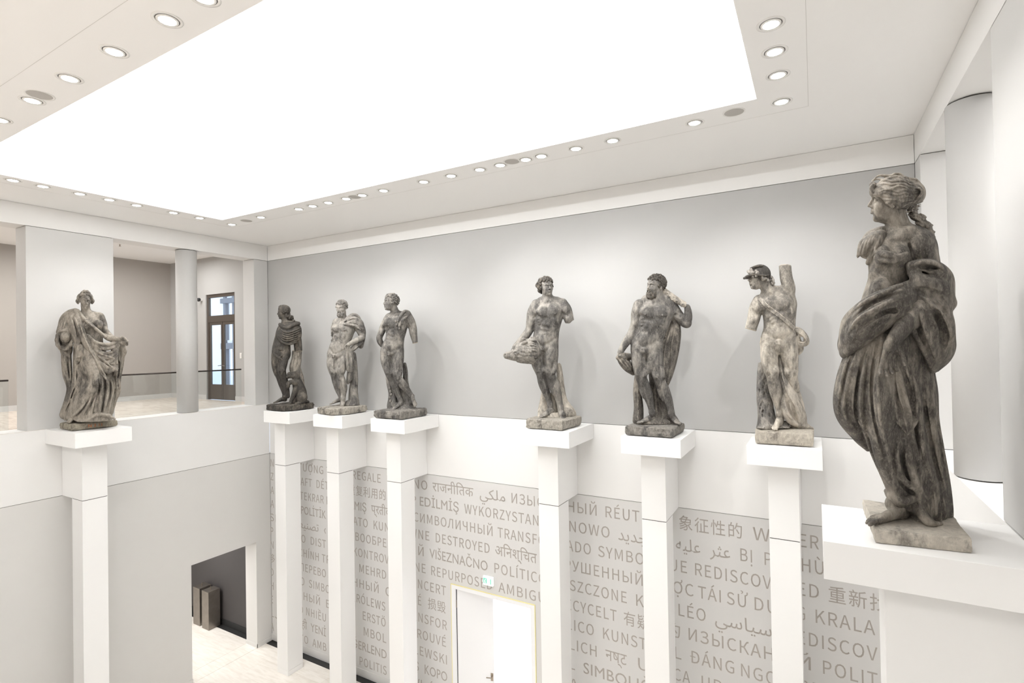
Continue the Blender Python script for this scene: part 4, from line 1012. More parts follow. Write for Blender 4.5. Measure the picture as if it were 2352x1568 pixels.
    m.tube([(345, 352, 30, 22), (372, 430, 84, 30), (400, 520, 108, 32), (430, 610, 116, 30), (480, 700, 122, 26), (530, 790, 130, 22), (570, 880, 126, 16)], 12); m.tube([(370, 350, 30, 16), (420, 420, 84, 20), (480, 470, 112, 18), (540, 520, 110, 16), (600, 570, 100, 14)], 8); m.tube([(320, 380, 30, 34), (330, 470, 70, 40), (352, 560, 84, 40), (370, 620, 80, 30)], 16)
    for p in ([(345, 360), (385, 450), (420, 560), (470, 680), (545, 810)], [(330, 380), (365, 470), (400, 580)], [(305, 395), (335, 490), (360, 600)], [(280, 410), (290, 480), (310, 540)], [(260, 430), (250, 480), (230, 520)], [(375, 360), (440, 440), (520, 500)]): m.ridge(p, 10, 11, k=5)
    for p in ([(355, 375), (395, 470), (435, 580), (490, 700)], [(320, 400), (348, 490), (378, 590)], [(290, 415), (310, 500)]): m.groove(p, 8, 16, k=5)
    # sleeve opening round the stump
    for a in range(12):
        u = a / 12 * 2 * math.pi; v = (a + 1) / 12 * 2 * math.pi; m.tube([(252 + 62 * math.cos(u), 600 + 78 * math.sin(u), 70 + 10 * math.sin(3 * u), 20), (252 + 62 * math.cos(v), 600 + 78 * math.sin(v), 70 + 10 * math.sin(3 * v), 20)], 8)
    m.tube([(262, 500, 10, 60), (256, 600, 0, 70), (270, 680, -10, 56)], 16); m.ell((262, 592, 110), (46, 52, 60), k=8, sub=True)
    for p in ([(190, 540), (240, 520), (310, 540)], [(205, 640), (240, 680), (290, 680)]): m.ridge(p, 9, 9)
    m.tube([(268, 690, -10, 44), (272, 800, -20, 46), (280, 900, -30, 42), (300, 1010, -40, 30), (290, 1120, -30, 40), (250, 1240, -10, 40)], 16, fz=1.2)
    for p in ([(255, 700), (262, 820), (285, 960)], [(295, 700), (300, 820), (310, 950)]): m.ridge(p, 10, 9)
    m.groove([(278, 710), (284, 830), (302, 960)], 9, 16)
    m.tube([(360, 650, 80, 30), (385, 700, 96, 36), (375, 755, 92, 30), (360, 785, 84, 20)], 10); m.tube([(400, 660, 90, 22), (420, 710, 104, 22), (445, 720, 104, 14)], 8); m.ridge([(350, 760), (375, 745), (400, 750)], 9, 8)
    # swags drawn up to the hand
    for i in range(7):
        t = i / 6
        m.tube([(455 + 8 * i, 560 + 34 * i, 108, 13), (520 + 14 * i, 620 + 40 * i, 124, 17), (600 + 8 * i, 640 + 38 * i, 122, 17), (670 + 4 * i, 630 + 30 * i, 100, 15), (730 - 4 * i, 605 + 22 * i, 84, 12)], 9)
    m.tube([(590, 560, 60, 20), (640, 585, 80, 26), (700, 590, 90, 24), (745, 600, 90, 20)], 10); m.tube([(735, 590, 100, 14), (760, 585, 106, 18), (785, 610, 96, 14), (790, 640, 84, 12)], 6); m.tube([(745, 630, 70, 22), (765, 690, 50, 26), (755, 730, 40, 20)], 10)
    m.loft([(640, 720, 50, 30, 40), (740, 715, 56, 20, 46), (830, 700, 60, 10, 46), (940, 690, 50, 0, 40), (1040, 690, 46, -4, 36), (1120, 676, 30, -6, 26), (1240, 650, 20, -10, 20)], 12, pleat=((6, 8, .5, .004),))
    m.tube([(560, 800, 130, 24), (620, 830, 120, 30), (680, 850, 100, 26), (690, 870, 90, 16)], 14)
    for p in ([(520, 720), (600, 780), (690, 860)], [(500, 680), (590, 730), (690, 760)], [(540, 800), (600, 900), (640, 1010)], [(700, 720), (705, 830), (690, 930)], [(560, 880), (620, 950), (630, 1040)]): m.ridge(p, 9, 10, k=5)
    for p in ([(520, 640), (600, 690), (690, 690)], [(545, 760), (620, 810), (690, 820)], [(715, 740), (720, 850), (700, 960)], [(680, 880), (690, 1000), (675, 1080)]): m.groove(p, 9, 18, k=5)
    K.put(m, 'mantle', M, st)
    stone_slab(st, [(.36, -5.27), (.98, -5.295), (1.045, -4.49), (.36, -4.49)], ZU + .012, ZU + .15, sandstone('sandstone_woman_base', (.50, .45, .36), (.30, .27, .21), (.13, .115, .10), cover=.45, scale=5, fine=.9), 1)
    o, _ = text_curve('N 3 11'); o.data.size = .09; o.data.extrude = .002
    me = bpy.data.meshes.new_from_object(o.evaluated_get(bpy.context.evaluated_depsgraph_get())); me.name = 'painted_number'; bpy.data.objects.remove(o)
    me.materials.clear(); me.materials.append(mat('orange_paint', (.62, .22, .09), .7))
    ob = bpy.data.objects.new('painted_number', me); COL.objects.link(ob)
    ob.parent = st; ob.rotation_euler = (math.pi / 2, 0, math.radians(85.4)); ob.location = (.392, -.14, .05)
statue_woman()
# ---------------------------------------------------------------- cloaked youth with the dog
def statue_cloak():
    st = statue('dark stone statue of a cloaked youth in profile with a seated dog', 1.98, -.75)
    K = Sketch(580, 680, 5.225, 14.47); h = 3.0; M = sandstone('sandstone_cloak', *TONES['dark'], cover=.56, scale=2.6)
    MP = sandstone('sandstone_cloak_stump', *TONES['brown'], cover=.46, scale=3)
    g0, gs = K.ground(1.98, -.75, ZU + .17)
    c = Clay(200, 640, 90, 1380, -180, 180, h)
    c.loft([(330, 430, 100, -10, 70), (400, 432, 130, -4, 92), (480, 400, 130, 0, 96), (560, 355, 108, 4, 88), (630, 345, 112, 4, 86), (700, 345, 114, 2, 86), (760, 345, 90, 0, 70), (800, 345, 30, 0, 40)], 16)
    c.tube([(384, 240, 0, 42), (392, 290, -4, 46), (410, 340, -10, 66)], 16)
    c.tube([(300, 700, -10, 62), (285, 800, -6, 60), (292, 890, -4, 48), (318, 970, -6, 38), (345, 1050, -14, 37), (370, 1130, -16, 29), (385, 1190, -14, 25), (390, 1240, -10, 26)], 16)
    c.tube([(375, 710, 20, 66), (358, 810, 44, 62), (350, 890, 56, 52), (372, 960, 52, 42), (392, 1040, 30, 40), (410, 1120, 20, 34), (424, 1200, 16, 26)], 16)
    c.tube([(535, 520, 10, 54), (545, 590, 14, 50), (550, 660, 10, 48)], 12); c.cut((562, 690, 28), (70, 34, 60), (0, 0, -6))
    for x, y in ((300, 590), (330, 640), (290, 680)): c.bump(x, y, 30, 24, 4, 10, k=16)
    c.dent(286, 578, 6, 8, 6); knee(c, 352, 930, 44); c.groove([(300, 640), (340, 660), (400, 640)], 10, 6, k=10)
    c.cut_below(g0, gs)
    foot(c, (400, 1252, -30), (246, 1286, 20), 165, side=1); c.tube([(382, 1200, -10, 28), (392, 1215, 4, 28)], 6); c.ridge([(360, 1195), (385, 1205), (405, 1200)], 6, 5)
    hr = Clay(260, 540, 90, 330, -130, 130, 2.6)
    head(c, (372, 195, 4), 165, yaw=-74, pitch=2, roll=0, seed=17)
    hr.ell((382, 160, 0), (76, 58, 78), (0, 0, 8), 10)
    for j in range(9):
        hr.ridge([(306 + 5 * j, 128 + 8 * j), (335, 112 + 13 * j), (368, 116 + 12 * j), (398, 112 + 13 * j), (430, 132 + 11 * j), (458, 158 + 12 * j)], 7, 7, k=3)
    rng = random.Random(3)
    for i in range(24):
        t = i / 23; x = 385 + 110 * t + rng.uniform(-16, 16); y = 196 + 90 * t + rng.uniform(-20, 20); a = rng.uniform(0, 6); z = 40 - 50 * t + rng.uniform(-20, 30)
        hr.tube([(x - 12 * math.cos(a), y - 12 * math.sin(a), z, 9), (x, y, z + 14, 14), (x + 12 * math.cos(a + .8), y + 14 * math.sin(a + .8), z, 8)], 5)
    K.put(c, 'figure', M, st); K.put(hr, 'hair', M, st)
    d = Clay(220, 640, 290, 1000, -180, 220, 3.0)
    d.loft([(320, 440, 90, -8, 70), (365, 442, 138, -4, 100), (430, 436, 156, 4, 122), (490, 430, 158, 8, 128), (535, 440, 130, 10, 116), (568, 450, 70, 10, 70)], 14)
    d.tube([(330, 340, 60, 22), (380, 372, 96, 24), (440, 372, 104, 24), (500, 340, 80, 24), (550, 330, 30, 26)], 10); d.tube([(360, 322, 20, 18), (400, 312, 40, 18), (460, 312, 40, 20), (530, 320, 10, 22)], 8)
    for i in range(6): d.ridge([(318 - 6 * i, 370 + 18 * i), (360, 420 + 24 * i), (430, 436 + 24 * i), (510, 412 + 24 * i), (580, 380 + 26 * i)], 12, 13, k=6)
    for i in range(6): d.groove([(316 - 5 * i, 384 + 18 * i), (362, 432 + 24 * i), (430, 449 + 24 * i), (510, 424 + 24 * i), (575, 392 + 26 * i)], 7, 13, k=4)
    d.tube([(290, 470, 60, 14), (350, 540, 100, 18), (440, 572, 116, 16), (520, 552, 100, 14)], 6)
    # tunic hem and knot at the hip
    d.loft([(640, 330, 92, 0, 84), (720, 320, 94, 0, 86), (820, 306, 76, -6, 76), (900, 300, 56, -10, 62), (955, 300, 34, -16, 46)], 10, pleat=((7, 6, .3, .003),))
    d.tube([(262, 690, 80, 8), (300, 725, 96, 16), (350, 760, 92, 12), (390, 810, 70, 8)], 5); d.tube([(310, 735, 100, 12), (350, 715, 96, 9)], 4); d.ridge([(265, 780), (275, 880), (290, 960)], 9, 8); d.groove([(290, 790), (300, 880), (305, 950)], 8, 10)
    K.put(d, 'cloak', M, st)
    t = Clay(400, 660, 640, 1360, -180, 100, 3.2)
    t.tube([(535, 655, -30, 58), (528, 760, -30, 60), (510, 860, -30, 68), (545, 980, -50, 70), (560, 1120, -50, 76), (570, 1260, -40, 90)], 12); t.cut((535, 618, -20), (90, 34, 90), (0, 0, -4))
    for p in ([(500, 690), (490, 780), (470, 870)], [(540, 680), (545, 790), (520, 880)]): t.groove(p, 9, 9)
    t.ridge([(560, 690), (570, 760), (560, 850)], 10, 8); t.bump(550, 700, 16, 26, 8); t.cut_below(g0 + 4, gs)
    K.put(t, 'tree_stump', MP, st)
    g = Clay(370, 700, 880, 1360, -80, 210, 2.8)
    g.tube([(590, 1240, 10, 60), (575, 1160, 20, 76), (550, 1080, 40, 70), (530, 1010, 50, 54), (520, 960, 56, 46)], 16); g.ell((590, 1215, 60), (70, 74, 60), k=20)
    g.ell((505, 945, 60), (56, 44, 50), (0, 0, 10), 10); g.tube([(480, 950, 70, 36), (440, 960, 78, 26), (425, 968, 80, 20)], 10); g.tube([(520, 910, 90, 16), (545, 930, 104, 20), (548, 975, 100, 14)], 6); g.tube([(455, 915, 70, 10), (430, 930, 76, 14), (424, 985, 76, 8)], 5)
    g.dent(466, 938, 7, 6, 5); g.groove([(424, 976), (450, 982), (480, 976)], 5, 6)
    g.tube([(520, 1040, 80, 40), (470, 1030, 100, 30), (430, 1050, 110, 28), (425, 1085, 108, 22)], 10)
    for i in range(4): g.ridge([(408 + 12 * i, 1050), (410 + 12 * i, 1075), (418 + 10 * i, 1100)], 6, 5)
    g.tube([(520, 1110, 80, 36), (490, 1190, 84, 28), (465, 1250, 80, 24), (450, 1290, 90, 20)], 10); g.ell((442, 1288, 100), (30, 16, 26), k=8); g.tube([(600, 1270, 70, 26), (550, 1285, 90, 20), (520, 1290, 96, 14)], 8); g.tube([(640, 1260, 20, 20), (668, 1270, 0, 18), (660, 1290, -20, 12)], 6)
    g.cut_below(g0 + 6, gs)
    K.put(g, 'dog', M, st)
    stone_slab(st, [(1.55, -1.19), (2.20, -1.22), (2.42, -1.02), (2.44, -.36), (1.58, -.36)], ZU + .012, ZU + .17, sandstone('sandstone_cloak_base', *TONES['dark'], cover=.52, scale=5, fine=.9), 2)
statue_cloak()
# ---------------------------------------------------------------- bearded statue with the hand on its hip
def statue_hip():
    st = statue('bearded nude stone statue with one hand on its hip, cloth over shoulder', 3.98, -.75)
    K = Sketch(580, 680, 5.225, 13.48); h = 3.0; M = sandstone('sandstone_hip', *TONES['grey'], cover=.47, scale=2.6)
    g0, gs = K.ground(3.98, -.75, ZU + .18)
    c = Clay(860, 1390, 20, 1420, -180, 200, h)
    c.loft([(275, 1095, 56, -14, 46), (305, 1100, 112, -12, 64), (355, 1105, 138, -6, 86), (410, 1100, 134, 0, 98), (470, 1086, 124, 2, 94), (540, 1066, 118, 0, 84), (600, 1046, 124, 2, 84), (660, 1038, 138, 4, 86), (715, 1036, 142, 2, 84), (742, 1028, 112, 0, 72), (764, 1018, 54, 0, 46), (776, 1015, 16, 0, 20)], 14)
    c.tube([(1076, 190, 0, 46), (1078, 240, -2, 48), (1084, 290, -10, 62)], 16); c.tube([(1000, 310, -14, 40), (1090, 285, -16, 44), (1200, 290, -14, 44)], 20)
    c.tube([(998, 322, -16, 40), (980, 370, -40, 38), (975, 430, -70, 34), (985, 500, -95, 30)], 14)
    c.tube([(1228, 318, -8, 54), (1268, 380, -4, 46), (1298, 440, 8, 40), (1312, 490, 20, 36), (1270, 520, 56, 36), (1205, 552, 84, 30), (1150, 582, 100, 25)], 14)
    hand(c, (1160, 575, 98), (-.9, .42, .1), (.1, -.6, .75), 92, curl=(30, 45, 40), thumb=-1)
    c.tube([(965, 710, -4, 66), (952, 800, 0, 64), (960, 880, 8, 54), (978, 950, 10, 42), (996, 1020, -6, 42), (1020, 1110, -14, 36), (1044, 1180, -12, 26), (1056, 1235, -8, 24)], 18)
    c.tube([(1090, 715, 8, 74), (1062, 810, 24, 70), (1048, 880, 34, 58), (1050, 950, 42, 48), (1074, 1030, 30, 50), (1092, 1100, 26, 46), (1090, 1180, 28, 33), (1084, 1245, 34, 30)], 8)
    nude_front(c, (1062, 300), (985, 408), (1098, 404), (972, 548), (972, 712), (912, 622), (1150, 640), 112)
    c.groove([(986, 770), (992, 850), (1006, 940)], 8, 12, k=8); leg_front(c, (950, 740), (978, 945), (1050, 1215), 62, 1); leg_front(c, (1085, 740), (1050, 950), (1086, 1225), 70, -1); arm_front(c, (1235, 325), (1312, 490), 46)
    knee(c, 978, 945, 40); knee(c, 1050, 950, 46)
    c.bump(1085, 830, 26, 90, 6, 0, k=22)
    c.cut_below(g0, gs)
    c.tube([(1084, 1235, 34, 30), (1082, 1280, 40, 31), (1076, 1310, 70, 30)], 8); foot(c, (1085, 1285, -26), (1074, 1346, 96), 165, side=-1); foot(c, (1066, 1262, -40), (918, 1304, 20), 160, side=1)
    hr = Clay(960, 1190, 30, 260, -130, 130, 2.6)
    head(c, (1068, 138, 6), 174, yaw=-30, pitch=-3, roll=-4, hair=hr, style='curly', beard=hr, seed=13, curl=1.15, low=.22)
    K.put(c, 'figure', M, st); K.put(hr, 'hair_and_beard', sandstone('sandstone_hip_hair', *TONES['grey'], cover=.54, scale=5), st)
    d = Clay(1070, 1390, 190, 700, -180, 180, 3.0)
    d.tube([(1105, 300, 70, 14), (1150, 255, 50, 20), (1210, 225, 10, 24), (1262, 245, -30, 22), (1290, 300, -50, 24)], 8)
    d.tube([(1105, 335, 96, 16), (1180, 330, 80, 30), (1250, 340, 50, 36), (1310, 385, 30, 34), (1330, 430, 10, 24)], 12); d.tube([(1160, 290, 60, 34), (1230, 290, 30, 44), (1290, 330, 0, 44)], 14); d.tube([(1290, 330, -40, 44), (1320, 420, -50, 40), (1318, 500, -60, 36), (1300, 600, -50, 30)], 14)
    for p in ([(1120, 320), (1190, 300), (1270, 310)], [(1130, 345), (1220, 352), (1310, 405)], [(1140, 290), (1200, 262), (1260, 270)], [(1180, 365), (1250, 375), (1320, 420)]): d.ridge(p, 8, 8, k=4)
    for p in ([(1140, 330), (1210, 325), (1290, 360)], [(1150, 300), (1220, 282)]): d.groove(p, 6, 9, k=4)
    d.tube([(1300, 560, -10, 26), (1250, 590, 40, 34), (1195, 640, 60, 30), (1170, 655, 60, 20)], 10); d.ridge([(1290, 575), (1240, 620), (1200, 655)], 8, 8)
    K.put(d, 'shoulder_cloth', M, st)
    s = Clay(1060, 1330, 560, 1400, -200, 170, 3.2)
    s.loft([(600, 1140, 30, 84, 26), (680, 1155, 46, 74, 34), (760, 1165, 52, 66, 36), (840, 1170, 56, 60, 36), (890, 1170, 48, 56, 30), (910, 1175, 14, 52, 14)], 8, pleat=((6, 8, .4, .004),))
    s.tube([(1185, 850, 0, 36), (1175, 930, -4, 40), (1155, 1010, -4, 30), (1145, 1045, -6, 14)], 8, fz=1.4)
    s.tube([(1210, 700, -50, 34), (1220, 850, -60, 40), (1222, 1000, -60, 46), (1210, 1130, -60, 54), (1215, 1280, -50, 66)], 12, fz=1.2); s.loft([(1250, 1200, 70, -40, 50), (1310, 1180, 110, -30, 80)], 14)
    for p in ([(1130, 640), (1140, 760), (1160, 880)], [(1170, 650), (1190, 760), (1195, 870)]): s.ridge(p, 9, 10, k=4)
    for p in ([(1150, 650), (1162, 760), (1172, 860)], [(1205, 720), (1212, 900), (1195, 1100)], [(1235, 760), (1245, 950), (1240, 1150)], [(1160, 900), (1165, 980)]): s.groove(p, 9, 7, k=6)
    s.cut_below(g0 + 4, gs)
    K.put(s, 'drapery', M, st)
    stone_slab(st, [(3.56, -1.18), (4.16, -1.30), (4.44, -1.05), (4.44, -.36), (3.56, -.36)], ZU + .012, ZU + .18, sandstone('sandstone_hip_base', *TONES['slab'], cover=.47, scale=5, fine=.9), 3)
statue_hip()
# ---------------------------------------------------------------- statue with crossed legs
def statue_crossed():
    st = statue('curly haired nude stone statue with crossed legs and cloth on one shoulder', 5.95, -.75)
    K = Sketch(820, 650, 4.61, 12.50); h = 2.8; M = sandstone('sandstone_crossed', *TONES['grey'], cover=.53, scale=2.4)
    g0, gs = K.ground(5.95, -.75, ZU + .19)
    c = Clay(180, 720, 100, 1420, -170, 190, h)
    c.loft([(320, 435, 50, -12, 44), (350, 432, 102, -10, 62), (400, 424, 124, -4, 84), (455, 418, 120, 2, 94), (520, 414, 108, 4, 88), (580, 402, 102, 2, 80), (640, 384, 112, 4, 80), (700, 374, 122, 4, 82), (750, 370, 118, 0, 80), (778, 372, 58, 0, 50), (792, 374, 16, 0, 20)], 14)
    c.tube([(382, 250, 0, 42), (400, 300, -2, 45), (420, 350, -10, 58)], 16); c.tube([(340, 352, -12, 36), (420, 340, -16, 42), (520, 338, -14, 42)], 20)
    c.tube([(325, 378, -10, 44), (292, 440, -28, 42), (262, 510, -40, 38), (238, 575, -46, 34), (248, 625, -66, 32), (290, 670, -90, 30)], 16)
    c.tube([(528, 345, -10, 52), (568, 410, -2, 48), (590, 480, 8, 44), (600, 550, 16, 38), (612, 610, 20, 30), (618, 645, 22, 28)], 16); c.cut((622, 668, 26), (60, 36, 60), (0, 0, -14))
    c.tube([(312, 720, -4, 60), (306, 800, 0, 60), (322, 890, 4, 52), (348, 975, 6, 42), (390, 1060, -14, 42), (420, 1140, -18, 36), (448, 1210, -14, 27), (468, 1265, -8, 25)], 18)
    c.tube([(428, 720, 6, 70), (428, 810, 22, 68), (426, 900, 40, 57), (432, 1000, 58, 43), (478, 1060, 48, 43), (522, 1120, 38, 37), (560, 1170, 34, 29), (580, 1195, 36, 27)], 8)
    nude_front(c, (410, 345), (332, 440), (448, 440), (338, 640), (336, 742), (256, 680), (496, 670), 108)
    c.groove([(356, 805), (371, 860), (384, 930)], 8, 10, k=8); leg_front(c, (308, 740), (350, 985), (466, 1240), 58, 1); leg_front(c, (430, 740), (432, 1010), (572, 1185), 66, -1); arm_front(c, (540, 360), (608, 600), 48); arm_front(c, (322, 385), (242, 570), 40)
    knee(c, 350, 985, 40); knee(c, 432, 1012, 44)
    c.bump(455, 830, 26, 90, 6, 4, k=22); c.bump(275, 440, 20, 40, 5, 20, k=14)
    c.cut_below(g0, gs)
    c.tube([(466, 1255, -8, 25), (472, 1290, -8, 26)], 8); foot(c, (490, 1290, -20), (398, 1336, 46), 150, side=1); foot(c, (566, 1192, 10), (618, 1296, 70), 150, width=.3, up=(.3, -.6, .75), side=-1)
    hr = Clay(240, 480, 100, 310, -140, 140, 2.2)
    head(c, (358, 205, 6), 178, yaw=-66, pitch=20, roll=-12, hair=hr, style='curly', seed=11, curl=1.25, low=.12)
    K.put(c, 'figure', M, st); K.put(hr, 'hair', sandstone('sandstone_crossed_hair', *TONES['grey'], cover=.55, scale=5), st)
    d = Clay(370, 640, 270, 520, -140, 170, 2.4)
    d.tube([(560, 350, -70, 20), (545, 312, -20, 20), (505, 300, 40, 18), (465, 340, 80, 16), (430, 400, 100, 12)], 6); d.tube([(560, 345, -60, 18), (520, 322, 30, 20), (482, 360, 80, 18), (458, 420, 104, 16), (440, 478, 100, 10)], 6)
    d.tube([(575, 370, -70, 16), (545, 330, 20, 18), (500, 370, 78, 16), (475, 420, 100, 12)], 6)
    for x, y in ((408, 405), (425, 425), (440, 450), (415, 440), (445, 480)): d.tube([(x - 6, y - 14, 98, 7), (x + 4, y, 108, 11), (x - 4, y + 14, 100, 6)], 4)
    d.groove([(545, 312), (500, 325), (462, 390), (440, 450)], 6, 9); d.groove([(550, 335), (500, 350), (470, 400)], 5, 8)
    K.put(d, 'shoulder_cloth', M, st)
    t = Clay(300, 700, 820, 1420, -210, 60, 3.2)
    t.tube([(325, 950, -60, 30), (345, 1050, -66, 36), (372, 1180, -60, 40), (372, 1300, -50, 56)], 8, fz=1.2); t.tube([(505, 860, -70, 20), (512, 940, -76, 26), (515, 1050, -80, 30), (535, 1180, -70, 40), (560, 1270, -50, 50)], 8, fz=1.2)
    t.tube([(440, 1050, -90, 50), (470, 1200, -90, 60), (480, 1320, -80, 70)], 10); t.loft([(1270, 470, 90, -50, 50), (1310, 480, 140, -40, 70), (1345, 470, 190, -30, 100)], 14)
    for p in ([(505, 880), (520, 1010), (545, 1150)], [(340, 980), (360, 1100), (376, 1220)], [(420, 1080), (440, 1200)]): t.groove(p, 8, 10)
    for i in range(8): t.bump(345 + 8 * (i % 3), 1010 + 34 * i, 14, 18, 8)
    t.cut_below(g0 + 4, gs)
    K.put(t, 'tree_stump', M, st)
    stone_slab(st, [(5.53, -1.22), (6.36, -1.22), (6.40, -.36), (5.56, -.36)], ZU + .012, ZU + .19, sandstone('sandstone_crossed_base', *TONES['grey'], cover=.47, scale=4, fine=.8), 4)
statue_crossed()
# ---------------------------------------------------------------- statue with the boar's head
def statue_boar():
    st = statue('nude stone statue holding a shaggy boar head at its side, one arm broken off', 9.94, -.75)
    K = Sketch(1140, 610, 3.92, 10.51); h = 2.4; M = sandstone('sandstone_boar', *TONES['grey'], cover=.51, scale=2.4, rise=-.03)
    c = Clay(60, 760, 60, 1420, -170, 190, h)
    c.loft([(298, 468, 62, -12, 48), (335, 470, 118, -10, 64), (385, 474, 140, -6, 86), (450, 470, 134, 0, 98), (515, 464, 122, 0, 90), (580, 455, 114, 0, 80), (640, 446, 116, 2, 80), (700, 441, 116, 2, 84), (754, 438, 104, 0, 78), (782, 436, 52, -4, 48), (796, 436, 16, -6, 20)], 14)
    c.tube([(455, 235, 0, 44), (462, 300, -4, 48), (470, 335, -12, 62)], 14)
    c.tube([(405, 320, -14, 40), (470, 312, -18, 44), (545, 318, -14, 40)], 20)
    # arms
    c.tube([(362, 352, -8, 50), (326, 420, -14, 48), (312, 500, -18, 44), (298, 575, -14, 38), (255, 640, 0, 38), (200, 700, 18, 30), (168, 735, 30, 27)], 16)
    c.tube([(590, 345, -8, 54), (628, 400, -4, 52), (655, 488, 10, 44)], 16); c.ell((682, 545, 10), (70, 52, 80), (0, 0, -17), 2, True)
    # legs
    c.tube([(380, 715, 0, 64), (368, 800, 0, 62), (372, 880, 4, 56), (400, 975, 10, 42), (420, 1060, -14, 43), (445, 1130, -26, 37), (470, 1200, -30, 27), (487, 1262, -26, 25)], 18)
    c.tube([(492, 715, 6, 68), (492, 810, 18, 66), (490, 900, 26, 58), (490, 985, 34, 45), (520, 1070, 16, 47), (545, 1140, 14, 41), (565, 1215, 18, 30), (580, 1285, 20, 27)], 8)
    c.ell((440, 690, -30), (112, 80, 70), k=20)
    hand(c, (178, 722, 30), (-.55, .75, .3), (-.5, -.4, .7), 110, curl=(25, 35, 30))
    nude_front(c, (462, 330), (400, 440), (528, 430), (432, 622), (402, 742), (335, 660), (556, 655), 112)
    c.groove([(424, 810), (432, 870), (440, 960)], 8, 10, k=8); leg_front(c, (372, 745), (402, 985), (482, 1245), 60, 1); leg_front(c, (492, 745), (490, 1000), (576, 1265), 66, -1); arm_front(c, (605, 355), (668, 540), 52); arm_front(c, (355, 365), (300, 575), 48)
    knee(c, 402, 985, 42, 5); knee(c, 490, 1000, 46, 5)
    for x, y, a in ((440, 1090, 30), (548, 1110, 30)): c.ridge([(x - 22, y - 70), (x + 2, y + 10), (x + 26, y + 110)], 10, 4, k=10)
    c.bump(480, 830, 26, 90, 6, 4, k=24); c.bump(352, 830, 24, 80, 6, 0, k=24); c.bump(322, 450, 20, 46, 5, 8, k=16); c.bump(630, 400, 26, 40, 5, -15, k=18)
    g0, gs = K.ground(9.94, -.75, ZU + .20)
    c.tube([(578, 1270, 22, 27), (584, 1315, 30, 28), (596, 1345, 60, 30)], 10); c.tube([(484, 1250, -28, 25), (486, 1290, -30, 26)], 10)
    c.cut_below(g0, gs)
    foot(c, (520, 1318, -34), (408, 1366, 50), 160, side=-1); foot(c, (578, 1336, -50), (604, 1386, 110), 165, side=-1)
    hr = Clay(330, 560, 60, 300, -130, 130, 2.4)
    head(c, (447, 190, 6), 168, yaw=28, pitch=6, roll=-4, hair=hr, style='curly', seed=3, curl=1.5, low=.2)
    for x, y, z in ((385, 195, 0), (392, 225, -10), (372, 180, -10), (405, 232, -30)): hr.tube([(x, y - 16, z, 14), (x - 6, y, z + 10, 16), (x + 6, y + 14, z, 11)], 4)
    K.put(c, 'figure', M, st); K.put(hr, 'hair', sandstone('sandstone_boar_hair', *TONES['dark'], cover=.55, scale=5), st)
    # boar's head
    b = Clay(60, 470, 600, 910, -110, 170, 2.4)
    b.tube([(312, 758, 30, 106), (262, 765, 42, 98), (205, 790, 50, 72), (150, 806, 58, 48), (108, 808, 62, 34), (92, 808, 64, 30)], 12)
    b.ell((88, 806, 66), (16, 30, 30), k=6); b.dent(80, 800, 6, 8, 8); b.ridge([(150, 770), (120, 785), (92, 790)], 10, 5)
    rng = random.Random(8)
    for i in range(150):
        t = rng.uniform(0, 1); a = rng.uniform(-1.6, 1.7); x = 205 + 125 * t; r = 70 + 42 * t; y = 790 - 32 * t + r * math.sin(a); z = 48 - 18 * t + r * math.cos(a)
        w = rng.uniform(-10, 14); b.tube([(x - 16, y, z, 9), (x + 6, y + w * .6, z + 5, 11), (x + 34, y + w + 6, z - 4, 5)], 4)
    b.tube([(215, 690, 70, 12), (235, 668, 82, 17), (262, 655, 78, 6)], 5); b.tube([(232, 712, 110, 10), (255, 690, 125, 16), (280, 690, 118, 6)], 5)
    b.bump(182, 792, 16, 11, 7); b.dent(178, 790, 6, 5, 5); b.groove([(96, 826), (130, 836), (170, 838), (205, 830)], 6, 7); b.tube([(150, 845, 92, 6), (156, 825, 100, 7), (166, 808, 98, 3)], 3); b.ridge([(200, 775), (170, 772), (145, 786)], 9, 5)
    K.put(b, 'boar_head', sandstone('sandstone_boarhead', *TONES['grey'], cover=.46, scale=4), st)
    # tree stump behind the legs
    t = Clay(370, 770, 860, 1420, -170, 60, 3)
    t.tube([(560, 900, -60, 26), (572, 990, -70, 30), (585, 1120, -70, 34), (600, 1230, -70, 48), (640, 1340, -60, 80)], 10, fz=1.2)
    t.tube([(440, 1120, -90, 30), (425, 1240, -90, 38), (420, 1340, -70, 55)], 10); t.tube([(500, 1180, -95, 40), (500, 1350, -85, 70)], 10); t.loft([(1325, 520, 120, -50, 60), (1372, 520, 185, -40, 85)], 10)
    for i in range(12): t.ridge([(560 + i * 4, 930 + 30 * i), (580 + i * 3, 1010 + 30 * i)], 9, 5)
    t.cut_below(g0 + 4, gs)
    K.put(t, 'tree_stump', sandstone('sandstone_boar_stump', *TONES['pale'], cover=.44, scale=3), st)
    stone_slab(st, [(9.52, -1.19), (10.30, -1.19), (10.36, -.40), (9.52, -.40)], ZU + .012, ZU + .20, sandstone('sandstone_boar_base', *TONES['slab'], cover=.42, scale=5, fine=.9), 5)
statue_boar()
